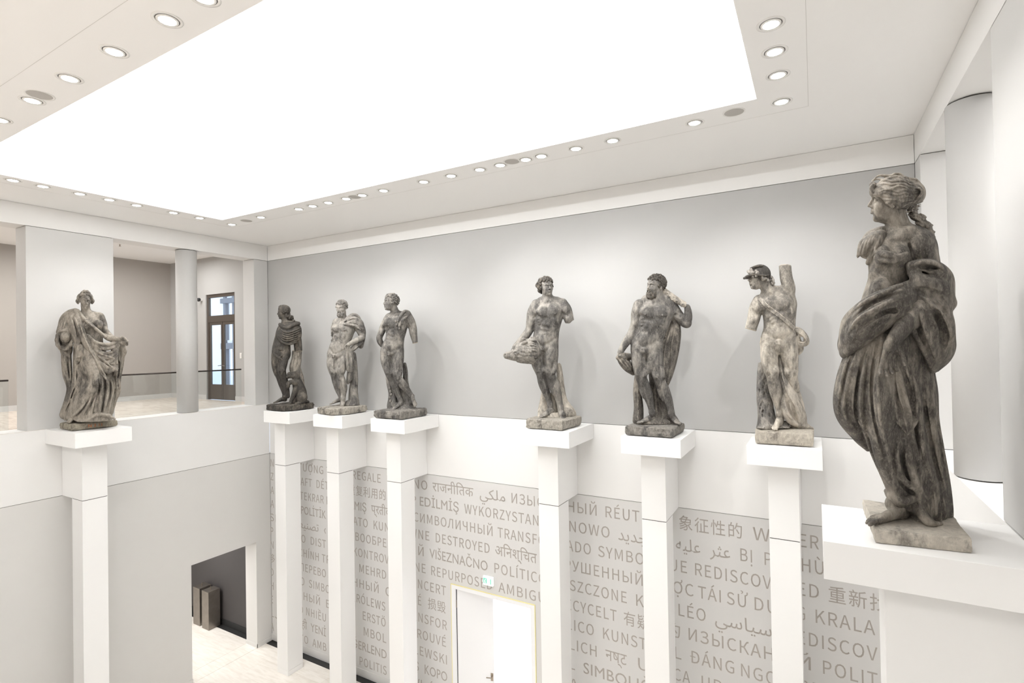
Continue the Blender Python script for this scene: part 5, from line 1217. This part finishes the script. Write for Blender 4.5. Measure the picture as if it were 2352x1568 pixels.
# ---------------------------------------------------------------- bearded statue with the club
def statue_club():
    st = statue('muscular bearded nude stone statue resting a club on its shoulder, animal skin behind', 11.96, -.75)
    K = Sketch(1390, 600, 3.647, 9.51); h = 2.4; M = sandstone('sandstone_club', *TONES['grey'], cover=.52, scale=2.6)
    MD = sandstone('sandstone_club_skin', *TONES['brown'], cover=.55, scale=3)
    g0, gs = K.ground(11.96, -.75, ZU + .17)
    c = Clay(60, 760, 90, 1420, -170, 190, h)
    c.loft([(300, 432, 66, -10, 50), (340, 428, 130, -10, 68), (395, 425, 154, -4, 92), (450, 423, 152, 2, 104), (520, 408, 138, 4, 98), (580, 388, 132, 2, 88), (640, 365, 130, 4, 86), (700, 350, 133, 6, 88), (760, 348, 122, 2, 82), (790, 345, 60, 0, 52), (806, 345, 18, 0, 22)], 14)
    c.tube([(432, 240, 0, 52), (428, 300, -2, 54), (425, 340, -8, 70)], 16); c.tube([(345, 325, -12, 44), (425, 312, -18, 48), (520, 322, -14, 46)], 20)
    c.tube([(288, 372, -6, 54), (266, 440, -12, 50), (258, 520, -14, 46), (232, 595, -8, 42), (180, 670, 12, 36), (140, 735, 28, 28), (128, 765, 34, 27)], 16)
    hand(c, (136, 745, 32), (-.28, .85, .3), (-.75, -.1, .6), 105, curl=(40, 50, 40), thumb_curl=50)
    c.tube([(545, 358, -16, 56), (580, 410, -26, 50), (620, 460, -16, 44), (662, 508, 0, 42), (686, 520, 8, 38)], 16)
    c.tube([(682, 522, 8, 36), (694, 470, 14, 37), (694, 420, 20, 31), (688, 385, 22, 26)], 8); c.groove([(590, 410), (640, 470)], 4, 4)
    hand(c, (690, 388, 22), (-.55, -.72, .3), (.1, .2, 1), 100, curl=(50, 65, 45), thumb=-1, thumb_curl=50)
    c.tube([(288, 715, 0, 70), (282, 800, 4, 68), (292, 890, 14, 60), (305, 980, 26, 47), (340, 1070, 6, 47), (365, 1140, 0, 40), (382, 1210, 0, 28), (394, 1275, 4, 27)], 18)
    c.tube([(405, 715, 4, 72), (415, 800, 18, 70), (435, 900, 30, 60), (458, 1000, 36, 47), (490, 1080, 14, 50), (520, 1150, 8, 42), (545, 1225, 10, 31), (556, 1285, 16, 30)], 8)
    nude_front(c, (408, 345), (335, 445), (478, 452), (345, 588), (325, 742), (228, 660), (480, 655), 122)
    c.groove([(348, 815), (353, 860), (362, 915)], 8, 10, k=8); leg_front(c, (282, 750), (305, 990), (390, 1255), 68, 1); leg_front(c, (410, 750), (460, 1010), (552, 1265), 70, -1); arm_front(c, (282, 380), (240, 585), 50); arm_front(c, (575, 395), (680, 520), 46)
    knee(c, 305, 990, 46); knee(c, 460, 1010, 48)
    c.bump(380, 850, 30, 90, 7, 10, k=24); c.bump(258, 820, 28, 90, 7, 4, k=24); c.bump(268, 470, 24, 46, 6, 4, k=16)
    for x, y in ((350, 1120), (500, 1130)): c.ridge([(x - 26, y - 70), (x - 4, y + 10), (x + 30, y + 110)], 10, 4, k=10)
    c.cut_below(g0, gs)
    foot(c, (415, 1332, -30), (285, 1356, 44), 165, side=-1); foot(c, (548, 1318, -30), (612, 1362, 85), 160, side=1)
    hr = Clay(290, 580, 90, 350, -150, 150, 2.4)
    head(c, (425, 205, 4), 186, yaw=-50, pitch=2, roll=4, hair=hr, style='curly', beard=hr, seed=7)
    K.put(c, 'figure', M, st); K.put(hr, 'hair_and_beard', sandstone('sandstone_club_hair', *TONES['dark'], cover=.56, scale=5), st)
    b = Clay(440, 680, 200, 390, -140, 120, 2.4)
    b.tube([(480, 235, -40, 26), (520, 270, -20, 29), (570, 305, 4, 29), (625, 340, 26, 27), (665, 362, 34, 25)], 4)
    for p in ((500, 240), (540, 290), (580, 296), (600, 330), (560, 320), (520, 262)): b.bump(p[0], p[1], 10, 8, 5)
    K.put(b, 'club', sandstone('sandstone_club_wood', *TONES['pale'], cover=.46, scale=5), st)
    s = Clay(60, 680, 430, 1120, -200, 120, 3)
    s.loft([(450, 560, 60, -70, 40), (520, 575, 50, -70, 46), (600, 565, 70, -66, 52), (720, 540, 84, -66, 56), (850, 520, 78, -60, 50), (960, 510, 56, -56, 40), (1050, 505, 24, -50, 20)], 12, pleat=((6, 8, .5, .002), (10, 4, .2, .004)))
    s.tube([(575, 470, -40, 30), (600, 560, -36, 34), (592, 700, -36, 34), (565, 860, -30, 30), (525, 1010, -30, 18)], 10)
    for p in ([(560, 540), (540, 700), (530, 860), (515, 1000)], [(590, 600), (575, 760), (545, 900)], [(530, 640), (510, 780), (505, 900)]): s.groove(p, 12, 9, k=8)
    s.tube([(128, 790, 30, 30), (150, 830, 26, 44), (190, 880, 6, 44), (235, 930, -20, 26)], 10, fz=1.2); s.tube([(125, 790, 40, 24), (170, 790, 30, 26), (215, 800, 0, 26)], 8); s.ell((112, 806, 40), (24, 22, 30), k=8)
    for p in ([(130, 800), (170, 850), (228, 930)], [(150, 800), (190, 850), (235, 900)], [(110, 810), (150, 860), (200, 915)]): s.ridge(p, 8, 8)
    s.groove([(165, 815), (195, 830), (212, 850)], 14, 24)
    K.put(s, 'animal_skin', MD, st)
    t = Clay(220, 680, 820, 1420, -200, 60, 3)
    t.tube([(275, 950, -60, 28), (268, 1080, -66, 34), (280, 1220, -70, 40), (275, 1330, -60, 46)], 10, fz=1.3); t.tube([(400, 890, -90, 44), (415, 960, -90, 50), (425, 1150, -90, 50), (440, 1340, -80, 70)], 12); t.tube([(520, 1150, -80, 40), (500, 1260, -70, 50), (520, 1350, -50, 60)], 12)
    t.loft([(1320, 420, 120, -60, 60), (1362, 430, 185, -40, 90)], 10)
    for i in range(10): t.ridge([(262 + (i % 3) * 8, 980 + 34 * i), (276, 1010 + 34 * i), (268 + (i % 2) * 14, 1040 + 34 * i)], 7, 5)
    for p in ([(400, 1000), (405, 1150), (410, 1300)], [(430, 1010), (440, 1180), (455, 1320)], [(480, 1180), (500, 1290)]): t.groove(p, 9, 14)
    t.cut_below(g0 + 4, gs)
    for i in range(4): t.tube([(470 + 10 * i, 1330, -10, 12), (490 + 14 * i, 1345, 20, 12), (500 + 14 * i, 1358, 34, 8)], 4)
    K.put(t, 'tree_stump', MD, st)
    stone_slab(st, [(11.50, -1.16), (12.33, -1.16), (12.36, -.36), (11.50, -.36)], ZU + .012, ZU + .17, sandstone('sandstone_club_base', *TONES['grey'], cover=.44, scale=5, fine=.9), 6)
statue_club()
# ---------------------------------------------------------------- helmeted statue with the raised arm stump
def statue_helmet():
    st = statue('pale nude stone statue in a helmet looking down left, raised arm broken off', 14.0, -.75)
    K = Sketch(1670, 580, 3.336, 8.495); h = 2.4; M = sandstone('sandstone_helmet', *TONES['pale'], cover=.50, scale=2.4, rise=-.075)
    g0, gs = K.ground(14.0, -.75, ZU + .22)
    c = Clay(110, 680, 40, 1420, -170, 200, h)
    c.loft([(270, 385, 60, -14, 48), (320, 390, 118, -10, 66), (380, 400, 136, -4, 88), (450, 400, 132, 2, 98), (520, 402, 124, 4, 90), (580, 402, 124, 6, 84), (640, 400, 140, 6, 86), (700, 400, 148, 4, 88), (735, 402, 132, 0, 82), (768, 402, 64, 0, 54), (784, 402, 18, 0, 24)], 14)
    c.tube([(268, 225, 10, 46), (305, 270, 4, 48), (345, 315, -8, 62)], 18); c.tube([(300, 325, -10, 46), (380, 300, -16, 44), (440, 300, -14, 46)], 22)
    c.tube([(250, 378, -4, 56), (222, 430, 0, 54), (205, 500, 8, 50), (188, 560, 14, 46), (175, 610, 16, 46)], 16); c.cut((172, 645, 20), (90, 62, 90), (0, 0, 22))
    c.tube([(455, 340, -6, 62), (472, 270, -6, 52), (455, 200, -2, 50), (446, 130, 2, 48), (444, 70, 4, 48)], 22); c.cut((452, 40, 6), (96, 62, 110), (28, 0, -8))
    c.bump(470, 250, 30, 50, 6, 0, k=18); c.groove([(432, 300), (470, 345), (500, 350)], 12, 9, k=16)
    c.tube([(328, 710, 0, 74), (325, 800, 10, 70), (335, 880, 24, 60), (350, 950, 32, 50), (368, 1040, 16, 51), (384, 1110, 12, 44), (398, 1180, 12, 32), (406, 1240, 16, 30)], 12)
    c.tube([(470, 710, 0, 76), (478, 800, 4, 70), (488, 880, 6, 58), (496, 960, 10, 46), (512, 1050, -26, 44), (530, 1130, -46, 38), (545, 1200, -56, 30)], 8)
    nude_front(c, (330, 320), (318, 415), (455, 405), (412, 565), (398, 685), (262, 620), (530, 610), 124)
    c.groove([(402, 780), (404, 820), (410, 870)], 8, 10, k=8); leg_front(c, (326, 740), (350, 950), (404, 1225), 72, 1); leg_front(c, (474, 740), (495, 965), (530, 1150), 72, -1); arm_front(c, (240, 395), (190, 575), 52)
    knee(c, 350, 950, 48); knee(c, 495, 965, 44)
    c.bump(300, 800, 28, 100, 7, 4, k=24); c.bump(505, 800, 28, 100, 7, 0, k=24); c.ridge([(352, 1010), (372, 1100), (396, 1190)], 10, 4, k=10)
    c.cut_below(g0, gs)
    c.tube([(406, 1235, 16, 30), (408, 1270, 10, 31), (395, 1310, 40, 30)], 10); foot(c, (412, 1290, -40), (364, 1356, 90), 175, side=1)
    hr = Clay(100, 420, 60, 320, -150, 150, 2.4)
    P, R = head(c, (240, 192, 10), 186, yaw=-62, pitch=14, roll=-10, seed=9)
    rng = random.Random(4)
    for i in range(26):
        x = 268 + rng.uniform(0, 90); y = 180 + rng.uniform(0, 50) + (x - 268) * .12; z = rng.uniform(-70, 80) * (1 - (x - 268) / 150)
        a = rng.uniform(0, 6); hr.tube([(x, y, z, 8), (x + 12 * math.cos(a), y + 12 * math.sin(a), z + 8, 10), (x + 6, y + 8, z + 12, 7)], 3)
    for i in range(22):
        x = 165 + rng.uniform(0, 75); y = 128 + (x - 165) * .35 + rng.uniform(0, 30); a = rng.uniform(0, 6); z = 60 + (x - 165) * .35
        hr.tube([(x, y, z, 6), (x + 11 * math.cos(a), y + 11 * math.sin(a), z + 8, 9), (x + 13 * math.cos(a + 1.4), y + 13 * math.sin(a + 1.4), z + 4, 6)], 3)
    K.put(c, 'figure', M, st); K.put(hr, 'hair', sandstone('sandstone_helmet_hair', *TONES['grey'], cover=.45, scale=5), st)
    e = Clay(90, 400, 60, 300, -150, 150, 2.2)
    e.ell((252, 166, 6), (84, 76, 84), (0, 0, -6), 4); e.ell((240, 262, 0), (150, 84, 150), (0, 0, 16), 3, True)
    e.tube([(132, 196, 20, 8), (160, 178, 66, 9), (215, 168, 92, 8), (290, 176, 86, 7), (330, 170, 30, 7)], 6); e.tube([(132, 196, 20, 8), (150, 188, -30, 8), (200, 178, -80, 8)], 6)
    e.tube([(128, 196, 18, 5), (150, 196, 44, 9), (175, 190, 60, 8)], 8); e.tube([(180, 120, 60, 7), (225, 104, 70, 9), (270, 100, 66, 8)], 10)
    K.put(e, 'helmet', sandstone('sandstone_helmet_cap', *TONES['dark'], cover=.62, scale=3), st)
    s = Clay(220, 560, 330, 640, -40, 170, 2.4)
    Fb = c.front
    pts = spline([(252, 352, 0), (300, 405, 0), (350, 445, 0), (410, 490, 0), (465, 535, 0), (512, 580, 0)], 10)
    for off in (-9, -3, 3, 9): s.tube([(p[0] + off * .6, p[1] - off * .8, Fb(p[0] + off * .6, p[1] - off * .8) + 1, 6) for p in pts], 3, smooth=False)
    for off in (-12, 12): s.tube([(p[0] + off * .6, p[1] - off * .8, Fb(p[0] + off * .6, p[1] - off * .8) + 4, 4) for p in pts], 2, smooth=False)
    K.put(s, 'shoulder_strap', M, st)
    d = Clay(380, 690, 560, 1400, -200, 150, 3)
    d.tube([(405, 800, -20, 22), (425, 920, 0, 34), (458, 1040, 16, 44), (505, 1140, 20, 50), (560, 1240, 8, 46), (575, 1330, 0, 40)], 12, fz=1.2)
    d.tube([(428, 1080, 20, 20), (445, 1180, 30, 34), (480, 1270, 36, 34), (540, 1318, 36, 22), (610, 1335, 30, 14), (655, 1345, 20, 10)], 10); d.tube([(500, 1060, -40, 56), (530, 1180, -40, 62), (545, 1310, -40, 62)], 20)
    d.tube([(590, 1320, 10, 26), (645, 1360, 0, 22), (655, 1400, -10, 16)], 8)
    d.cut_below(g0 + 14, gs)
    for p in ([(410, 840), (440, 980), (500, 1110), (575, 1230)], [(430, 960), (470, 1080), (530, 1180), (580, 1290)], [(440, 1100), (460, 1220), (520, 1300)], [(520, 1180), (550, 1260), (560, 1320)], [(480, 1140), (500, 1230), (540, 1290)]): d.ridge(p, 11, 11, k=5)
    for p in ([(418, 860), (455, 1010), (520, 1130), (570, 1200)], [(445, 1120), (480, 1220), (540, 1300)], [(500, 1180), (525, 1260)]): d.groove(p, 11, 12, k=6)
    d.tube([(525, 590, -10, 26), (560, 610, 20, 30), (600, 650, 24, 24), (610, 690, 10, 20), (570, 700, 10, 24), (545, 690, 0, 26), (550, 640, 20, 18)], 8); d.tube([(555, 700, -10, 26), (565, 740, -20, 22), (552, 770, -24, 14)], 8)
    d.dent(572, 655, 16, 12, 16); d.ridge([(545, 610), (585, 640), (612, 680)], 7, 8); d.ridge([(540, 680), (580, 690), (610, 670)], 7, 8)
    K.put(d, 'drapery', M, st)
    t = Clay(210, 480, 800, 1400, -200, 60, 3)
    t.tube([(285, 850, -60, 48), (280, 950, -56, 52), (285, 1100, -50, 60), (300, 1230, -40, 66), (310, 1340, -30, 80)], 8, fz=1.1); t.ell((262, 800, -60), (70, 34, 90), (0, 0, -28), 3, True); t.loft([(1290, 350, 110, -40, 60), (1345, 370, 150, -20, 100)], 14)
    rng = random.Random(2)
    for i in range(26): x, y = 245 + rng.uniform(0, 80), 880 + rng.uniform(0, 380); t.dent(x, y, 7, 14, 5, rng.uniform(-20, 20)); t.ridge([(x + 10, y - 20), (x + 14, y + 24)], 6, 4)
    t.cut_below(g0 + 4, gs)
    K.put(t, 'tree_stump', sandstone('sandstone_helmet_stump', *TONES['grey'], cover=.50, scale=4), st)
    stone_slab(st, [(13.60, -1.12), (14.40, -1.10), (14.40, -.35), (13.56, -.35)], ZU + .012, ZU + .215, sandstone('sandstone_helmet_base', *((.80, .74, .63), (.52, .46, .39), (.22, .19, .16)), cover=.42, scale=5, fine=1.0), 7)
statue_helmet()
# ---------------------------------------------------------------- the large draped woman on the right
def statue_draped():
    st = statue('large weathered stone woman in heavy drapery, seen close at the right, head turned left', 15.12, -4.72)
    K = Sketch(1850, 380, 3.267, 4.47); h = 4.6
    M = sandstone('sandstone_draped', *TONES['brown'], cover=.50, scale=3.2, fine=.6)
    MC = sandstone('sandstone_draped_cloth', *TONES['brown'], cover=.53, scale=2.6, fine=.6)
    g0, gs = K.ground(15.12, -4.72, ZU + .115)
    # bare body: neck, shoulders, chest, belly, left arm and hand, foot
    c = Clay(360, 1150, 60, 1720, -330, 410, h)
    c.tube([(655, 330, -10, 92), (690, 430, -10, 90), (715, 510, -10, 104)], 30)
    c.loft([(500, 730, 130, -10, 100), (560, 720, 205, -10, 140), (640, 690, 215, 0, 165), (740, 660, 190, 10, 165), (840, 640, 170, 20, 155), (950, 620, 185, 25, 165), (1100, 640, 250, 10, 200)], 40)
    c.tube([(820, 545, 20, 100), (875, 590, 45, 112), (905, 680, 60, 100), (930, 800, 60, 92), (930, 950, 80, 88)], 40)
    c.tube([(575, 525, -30, 70), (500, 560, -20, 72), (455, 640, -10, 60)], 30)
    c.bump(760, 500, 90, 40, 16, -25, k=40); c.ridge([(620, 560), (700, 540), (800, 520)], 22, 9, k=20)      # collar bone
    c.ell((590, 680, 140), (75, 80, 65), k=40); c.ell((720, 690, 140), (80, 85, 70), k=40)
    c.groove([(770, 560), (792, 640), (800, 730)], 16, 26, k=14); c.bump(880, 590, 70, 90, 8, 10, k=40)
    c.groove([(645, 560), (655, 640), (650, 720)], 20, 9, k=25); c.bump(580, 930, 90, 95, 22, 10, k=50); c.dent(555, 955, 12, 14, 12)
    c.groove([(640, 800), (655, 870), (660, 940)], 18, 8, k=25); c.bump(520, 830, 50, 60, 10, k=30)
    c.tube([(930, 960, 140, 86), (840, 1110, 215, 84), (740, 1210, 265, 72), (675, 1290, 285, 60), (640, 1350, 290, 54)], 20)
    hand(c, (645, 1340, 290), (-.16, 1, .02), (-.9, -.1, .3), 285, curl=(12, 24, 22), spread=9, thumb=-1)
    P, R = None, None
    hr = Clay(430, 1000, 50, 640, -260, 260, 3.8)
    head(c, (632, 268, -5), 335, yaw=-82, pitch=4, roll=2, seed=5, female=True)
    hr.ell((690, 205, -5), (172, 128, 150), (0, 0, 6), 10)
    rng = random.Random(5)
    hr.ell((650, 265, -5), (128, 70, 140), (0, 0, 8), 20); hr.ell((560, 215, 0), (70, 62, 120), (0, 0, 40), 20); hr.ell((835, 205, -5), (70, 82, 110), k=24)
    hr.ell((528, 322, 70), (80, 92, 150), k=12, sub=True)
    for j in range(13):       # waves drawn back from the brow to the knot
        y0 = 118 + 15 * j; pts = []
        for i in range(9):
            t = i / 8; x0_ = 498 + max(0, j - 6) * 15; x = x0_ + (883 - x0_) * t; arch = -78 * math.sin(math.pi * min(1, .12 + t * .85)) * (1 - j / 13) + 62 * math.sin(math.pi * t) * (j / 13) ** 1.5
            pts.append((x, y0 + arch + (6 + (j * 7) % 9) * math.sin(t * (13 + (j * 5) % 8) + j * 1.9) + 18 * t * (1 - j / 9), ))
        hr.ridge([(p[0], p[1]) for p in pts], 8 + (j * 5) % 6, 6 + (j * 3) % 4, k=6, base=None); hr.groove([(p[0] + 8, p[1] + 8) for p in pts[(j % 3):len(pts) - (j * 2) % 3]], 4, 6, k=4)
    for i in range(6): hr.tube([(516 - i * 2, 140 + 8 * i, 60 - 12 * i, 14), (495, 166 + 8 * i, 66 - 14 * i, 17), (506, 196 + 7 * i, 80 - 12 * i, 13)], 5)
    for i in range(5): hr.ridge([(790 + 8 * i, 290 - 6 * i), (850 + 5 * i, 270 - 14 * i), (885 - 6 * i, 205 - 8 * i), (840 - 12 * i, 150 + 6 * i)], 10, 9)
    hr.ell((505, 145, 10), (28, 26, 30), k=8)
    for k_, (x, y, r) in enumerate(((800, 330, 46), (815, 380, 40), (845, 395, 38), (880, 390, 26), (870, 440, 42), (915, 450, 40), (935, 500, 36), (950, 540, 24))):
        hr.ell((x, y, -40 + 6 * k_), (r, r * .8, r), (0, 0, 35), 14)
        hr.tube([(x - r, y - 10, -30 + r * .6, 9), (x, y + 8, -20 + r, 11), (x + r * .8, y + 20, -30 + r * .5, 8)], 4); hr.tube([(x - r * .7, y - 26, -30 + r * .6, 8), (x + 6, y - 14, -20 + r, 10), (x + r, y - 2, -30 + r * .5, 7)], 4)
    K.put(c, 'figure', M, st)
    K.put(hr, 'hair', sandstone('sandstone_draped_hair', *TONES['brown'], cover=.49, scale=5), st)
    # bodice: band under the breast and sleeve of the far shoulder
    b = Clay(360, 820, 470, 790, -200, 300, 4.2)
    b.tube([(530, 655, 150, 20), (600, 668, 200, 30), (680, 690, 215, 26), (760, 660, 190, 16)], 8); b.tube([(525, 690, 150, 16), (600, 712, 205, 20), (680, 716, 220, 18), (750, 680, 195, 10)], 8)
    b.tube([(560, 640, 180, 8), (640, 655, 225, 10), (720, 690, 225, 8)], 6)
    b.tube([(565, 520, 40, 40), (500, 565, 40, 58), (445, 640, 20, 46)], 10, fz=1.6); b.tube([(590, 505, 60, 20), (545, 590, 100, 34), (510, 670, 84, 36), (470, 730, 50, 20)], 12); b.tube([(480, 545, 20, 26), (430, 590, 30, 32), (400, 680, 10, 18)], 8)
    for i in range(6): b.ridge([(575 - i * 26, 500 + 8 * i), (540 - 24 * i, 580 + 10 * i), (505 - 20 * i, 680)], 11, 9, k=5)
    b.ell((430, 700, 20), (48, 30, 50), (0, 0, -35), 3, True)
    K.put(b, 'bodice', MC, st)
    # gown: long pleated skirt that swings out at the left
    s = Clay(180, 1180, 1080, 2760, -330, 330, 5.2)
    s.loft([(1120, 620, 285, 0, 190), (1300, 640, 320, 0, 225), (1500, 620, 345, 0, 240), (1700, 620, 375, 0, 250), (1900, 640, 365, 0, 245), (2080, 745, 290, 0, 230), (2250, 800, 268, 0, 220), (2430, 850, 250, -10, 210), (2560, 880, 235, -30, 205), (2700, 900, 215, -40, 205)], 20,
           pleat=((5, 14, .4, .0007), (9, 9, 1.7, -.0008), (14, 5, .3, .001)))
    s.tube([(400, 1380, -20, 80), (330, 1600, 10, 100), (305, 1830, 20, 92), (400, 2010, 10, 62), (470, 2120, 0, 26)], 30, fz=1.4)
    s.tube([(600, 1500, 170, 90), (580, 1800, 190, 110), (590, 2050, 180, 105), (640, 2280, 150, 88), (690, 2440, 130, 70), (715, 2520, 110, 62)], 40)      # advanced leg under the cloth
    for p, r, hh in (([(500, 1330), (440, 1550), (420, 1850), (500, 2140), (610, 2420)], 22, 17), ([(400, 1360), (330, 1580), (290, 1850), (420, 2030)], 17, 14), ([(330, 1380), (275, 1600), (240, 1860)], 12, 9),
                     ([(560, 1350), (545, 1600), (560, 1900), (640, 2240), (660, 2440)], 16, 14), ([(840, 1650), (860, 1900), (900, 2200), (1010, 2470)], 26, 20), ([(940, 1560), (960, 1850), (1000, 2200), (1060, 2480)], 22, 18),
                     ([(770, 2020), (790, 2200), (850, 2400), (960, 2560)], 22, 18), ([(960, 1600), (990, 1900), (1050, 2300), (1090, 2600)], 16, 14), ([(700, 2040), (690, 2200), (720, 2330)], 18, 14)): s.ridge(p, r, hh, k=12)
    for p, r, hh in (([(470, 1340), (400, 1600), (380, 1850), (450, 2080)], 16, 26), ([(530, 1360), (500, 1620), (520, 1900), (620, 2300)], 15, 24), ([(880, 1660), (905, 1900), (960, 2200), (1050, 2480)], 22, 34), ([(820, 1700), (830, 1950), (870, 2200)], 18, 26),
                     ([(740, 2060), (740, 2220), (800, 2420), (900, 2580)], 20, 30), ([(660, 2060), (655, 2230), (690, 2380)], 16, 22), ([(360, 1380), (300, 1600), (270, 1800)], 10, 14)): s.groove(p, r, hh, k=8)
    s.tube([(602, 2440, 90, 16), (640, 2480, 150, 30), (730, 2515, 185, 36), (820, 2490, 175, 30), (880, 2420, 150, 14)], 24)          # rolled hem above the foot
    s.tube([(640, 2260, 170, 12), (700, 2310, 190, 20), (770, 2390, 200, 24), (850, 2440, 190, 18)], 8); s.groove([(680, 2340), (760, 2430), (840, 2480)], 16, 24)
    s.ell((670, 2640, 240), (200, 62, 220), k=14, sub=True)
    for x0_, y0_, x1_, y1_, r_ in ((850, 2420, 880, 2690, 20), (915, 2500, 925, 2680, 13), (960, 2400, 985, 2690, 18), (1020, 2440, 1050, 2690, 14)): s.ridge([(x0_, y0_), ((x0_ + x1_) / 2 + 6, (y0_ + y1_) / 2), (x1_, y1_)], r_, r_ * .8, k=8)
    s.tube([(850, 2560, 130, 34), (890, 2630, 190, 42), (950, 2690, 225, 34), (1010, 2700, 200, 30)], 30)
    s.cut_below(g0, gs)
    K.put(s, 'gown', MC, st)
    f = Clay(400, 900, 2350, 2720, -200, 330, 4.2)
    f.tube([(720, 2400, 40, 66), (718, 2500, 40, 66), (660, 2530, 70, 66)], 20); foot(f, (770, g0 + gs * 40 - 4, 40), (450, g0 + gs * 190 - 6, 190), 360, up=(0, -.86, .5), side=1)
    f.cut_below(g0 + 8, gs); K.put(f, 'foot', M, st)
    # mantle: sash over the hips, the mass hanging over the arm, the end falling in front
    m = Clay(200, 1180, 660, 2110, -330, 420, 5.2)
    for i, (dy, rr, dz) in enumerate(((0, 46, 0), (52, 50, 20), (110, 56, 28), (170, 60, 20), (235, 52, 0))):
        m.tube([(830 - 10 * i, 880 + dy * .75, 200 + dz, rr * .8), (680, 940 + dy * .8, 235 + dz, rr), (520, 1000 + dy, 225 + dz, rr), (390, 1090 + dy * 1.05, 150 + dz, rr), (310, 1180 + dy * .95, 40, rr * .95), (300, 1290 + dy * .35, -80, rr)], 16)
    m.tube([(330, 1180, 60, 50), (300, 1300, 50, 42), (310, 1380, 40, 24)], 14, fz=1.6)
    for p, r, hh in (([(810, 850), (700, 905), (560, 965), (430, 1035), (330, 1120)], 16, 14), ([(800, 960), (660, 1010), (520, 1080), (390, 1160), (310, 1280)], 18, 18), ([(740, 930), (690, 960), (640, 1000)], 26, 20), ([(770, 1040), (640, 1090), (520, 1150), (400, 1230), (320, 1360)], 14, 14)): m.ridge(p, r, hh, k=10)
    for p, r, hh in (([(760, 930), (620, 985), (480, 1050), (360, 1140)], 16, 26), ([(740, 1060), (600, 1100), (460, 1180), (340, 1290)], 18, 28), ([(700, 1090), (640, 1095), (560, 1110)], 22, 30)): m.groove(p, r, hh, k=10)
    # upper lobe around the arm
    m.tube([(790, 755, 175, 40), (880, 745, 200, 46), (970, 770, 170, 60), (1050, 840, 110, 64), (1070, 960, 80, 55), (1085, 1060, 40, 38)], 22, fz=1.3)
    m.tube([(800, 800, 190, 42), (860, 860, 215, 56), (950, 890, 215, 62), (1040, 930, 170, 60), (1080, 1030, 130, 60)], 20)
    m.tube([(840, 890, 215, 40), (900, 960, 225, 55), (980, 1000, 215, 60), (1050, 1060, 170, 62)], 20)
    m.dent(945, 772, 105, 26, 34, 8, k=16); m.ridge([(800, 745), (880, 722), (980, 735), (1060, 800)], 16, 12, k=12)
    # big swag hanging from the arm
    m.loft([(960, 900, 120, 130, 110), (1060, 925, 160, 140, 135), (1160, 920, 200, 140, 145), (1280, 965, 165, 130, 145), (1380, 1000, 130, 120, 135), (1470, 990, 95, 110, 110), (1545, 965, 34, 110, 60)], 24)
    m.tube([(760, 1010, 220, 40), (730, 1090, 240, 56), (760, 1150, 240, 48), (850, 1270, 220, 44), (930, 1440, 190, 36), (965, 1535, 170, 22)], 24)
    for p, r, hh in (([(880, 980), (960, 1060), (1040, 1150), (1095, 1280), (1090, 1400)], 22, 22), ([(860, 990), (870, 1100), (900, 1230), (960, 1380), (990, 1500)], 24, 24), ([(770, 1010), (800, 1110), (850, 1230), (920, 1400)], 20, 16), ([(960, 980), (1040, 1040), (1085, 1130)], 18, 16), ([(820, 890), (930, 930), (1060, 930)], 18, 14), ([(900, 760), (970, 795), (1030, 770)], 15, 12)): m.ridge(p, r, hh, k=12)
    for p, r, hh in (([(940, 1050), (1010, 1160), (1040, 1290), (1020, 1440)], 36, 40), ([(815, 1040), (850, 1180), (925, 1400)], 30, 34), ([(1000, 1000), (1060, 1070)], 16, 20), ([(800, 925), (900, 950), (1010, 985), (1070, 1060)], 40, 26), ([(770, 1080), (720, 1120)], 20, 26)): m.groove(p, r, hh, k=10)
    for i in range(0): m.ridge([(905 + 36 * i, 1010 + 26 * i), (950 + 30 * i, 1180 + 10 * i), (985 + 22 * i, 1380 - 14 * i), (985 + 10 * i, 1500 - 40 * i)], 15, 13, k=9)
    for i in range(0): m.groove([(925 + 38 * i, 1060 + 24 * i), (975 + 28 * i, 1220), (1000 + 20 * i, 1400 - 16 * i)], 15, 20, k=8)
    for i in range(0): m.ridge([(800 + 20 * i, 780 + 40 * i), (900 + 12 * i, 812 + 44 * i), (1010, 830 + 52 * i), (1075, 900 + 52 * i)], 13, 11, k=8)
    for i in range(0): m.ridge([(800 - 14 * i, 905 + 46 * i), (650, 975 + 42 * i), (490, 1040 + 50 * i), (350, 1150 + 52 * i)], 9, 8, k=7)
    # end of the mantle falling in front
    m.loft([(1430, 690, 120, 150, 80), (1560, 705, 135, 175, 70), (1700, 720, 132, 205, 60), (1820, 735, 115, 215, 52), (1920, 755, 88, 215, 44), (1985, 765, 46, 210, 30), (2025, 768, 12, 206, 16)], 20, pleat=((5, 14, .6, .0012),))
    for p, r, hh in (([(610, 1560), (600, 1720), (640, 1860), (740, 1985)], 16, 16), ([(690, 1480), (740, 1700), (800, 1900)], 20, 18), ([(780, 1500), (830, 1680), (840, 1880), (800, 1980)], 18, 16)): m.ridge(p, r, hh, k=8)
    for p, r, hh in (([(730, 1520), (780, 1700), (815, 1880)], 20, 26), ([(650, 1560), (680, 1720), (740, 1900)], 18, 20)): m.groove(p, r, hh, k=8)
    K.put(m, 'mantle', MC, st)
    stone_slab(st, [(14.83, -5.225), (15.435, -5.155), (15.44, -4.36), (14.81, -4.32)], ZU + .004, ZU + .112, sandstone('sandstone_draped_base', (.66, .61, .53), (.42, .385, .335), (.15, .137, .122), cover=.43, scale=3, fine=.6), 8, chip=.005)
statue_draped()
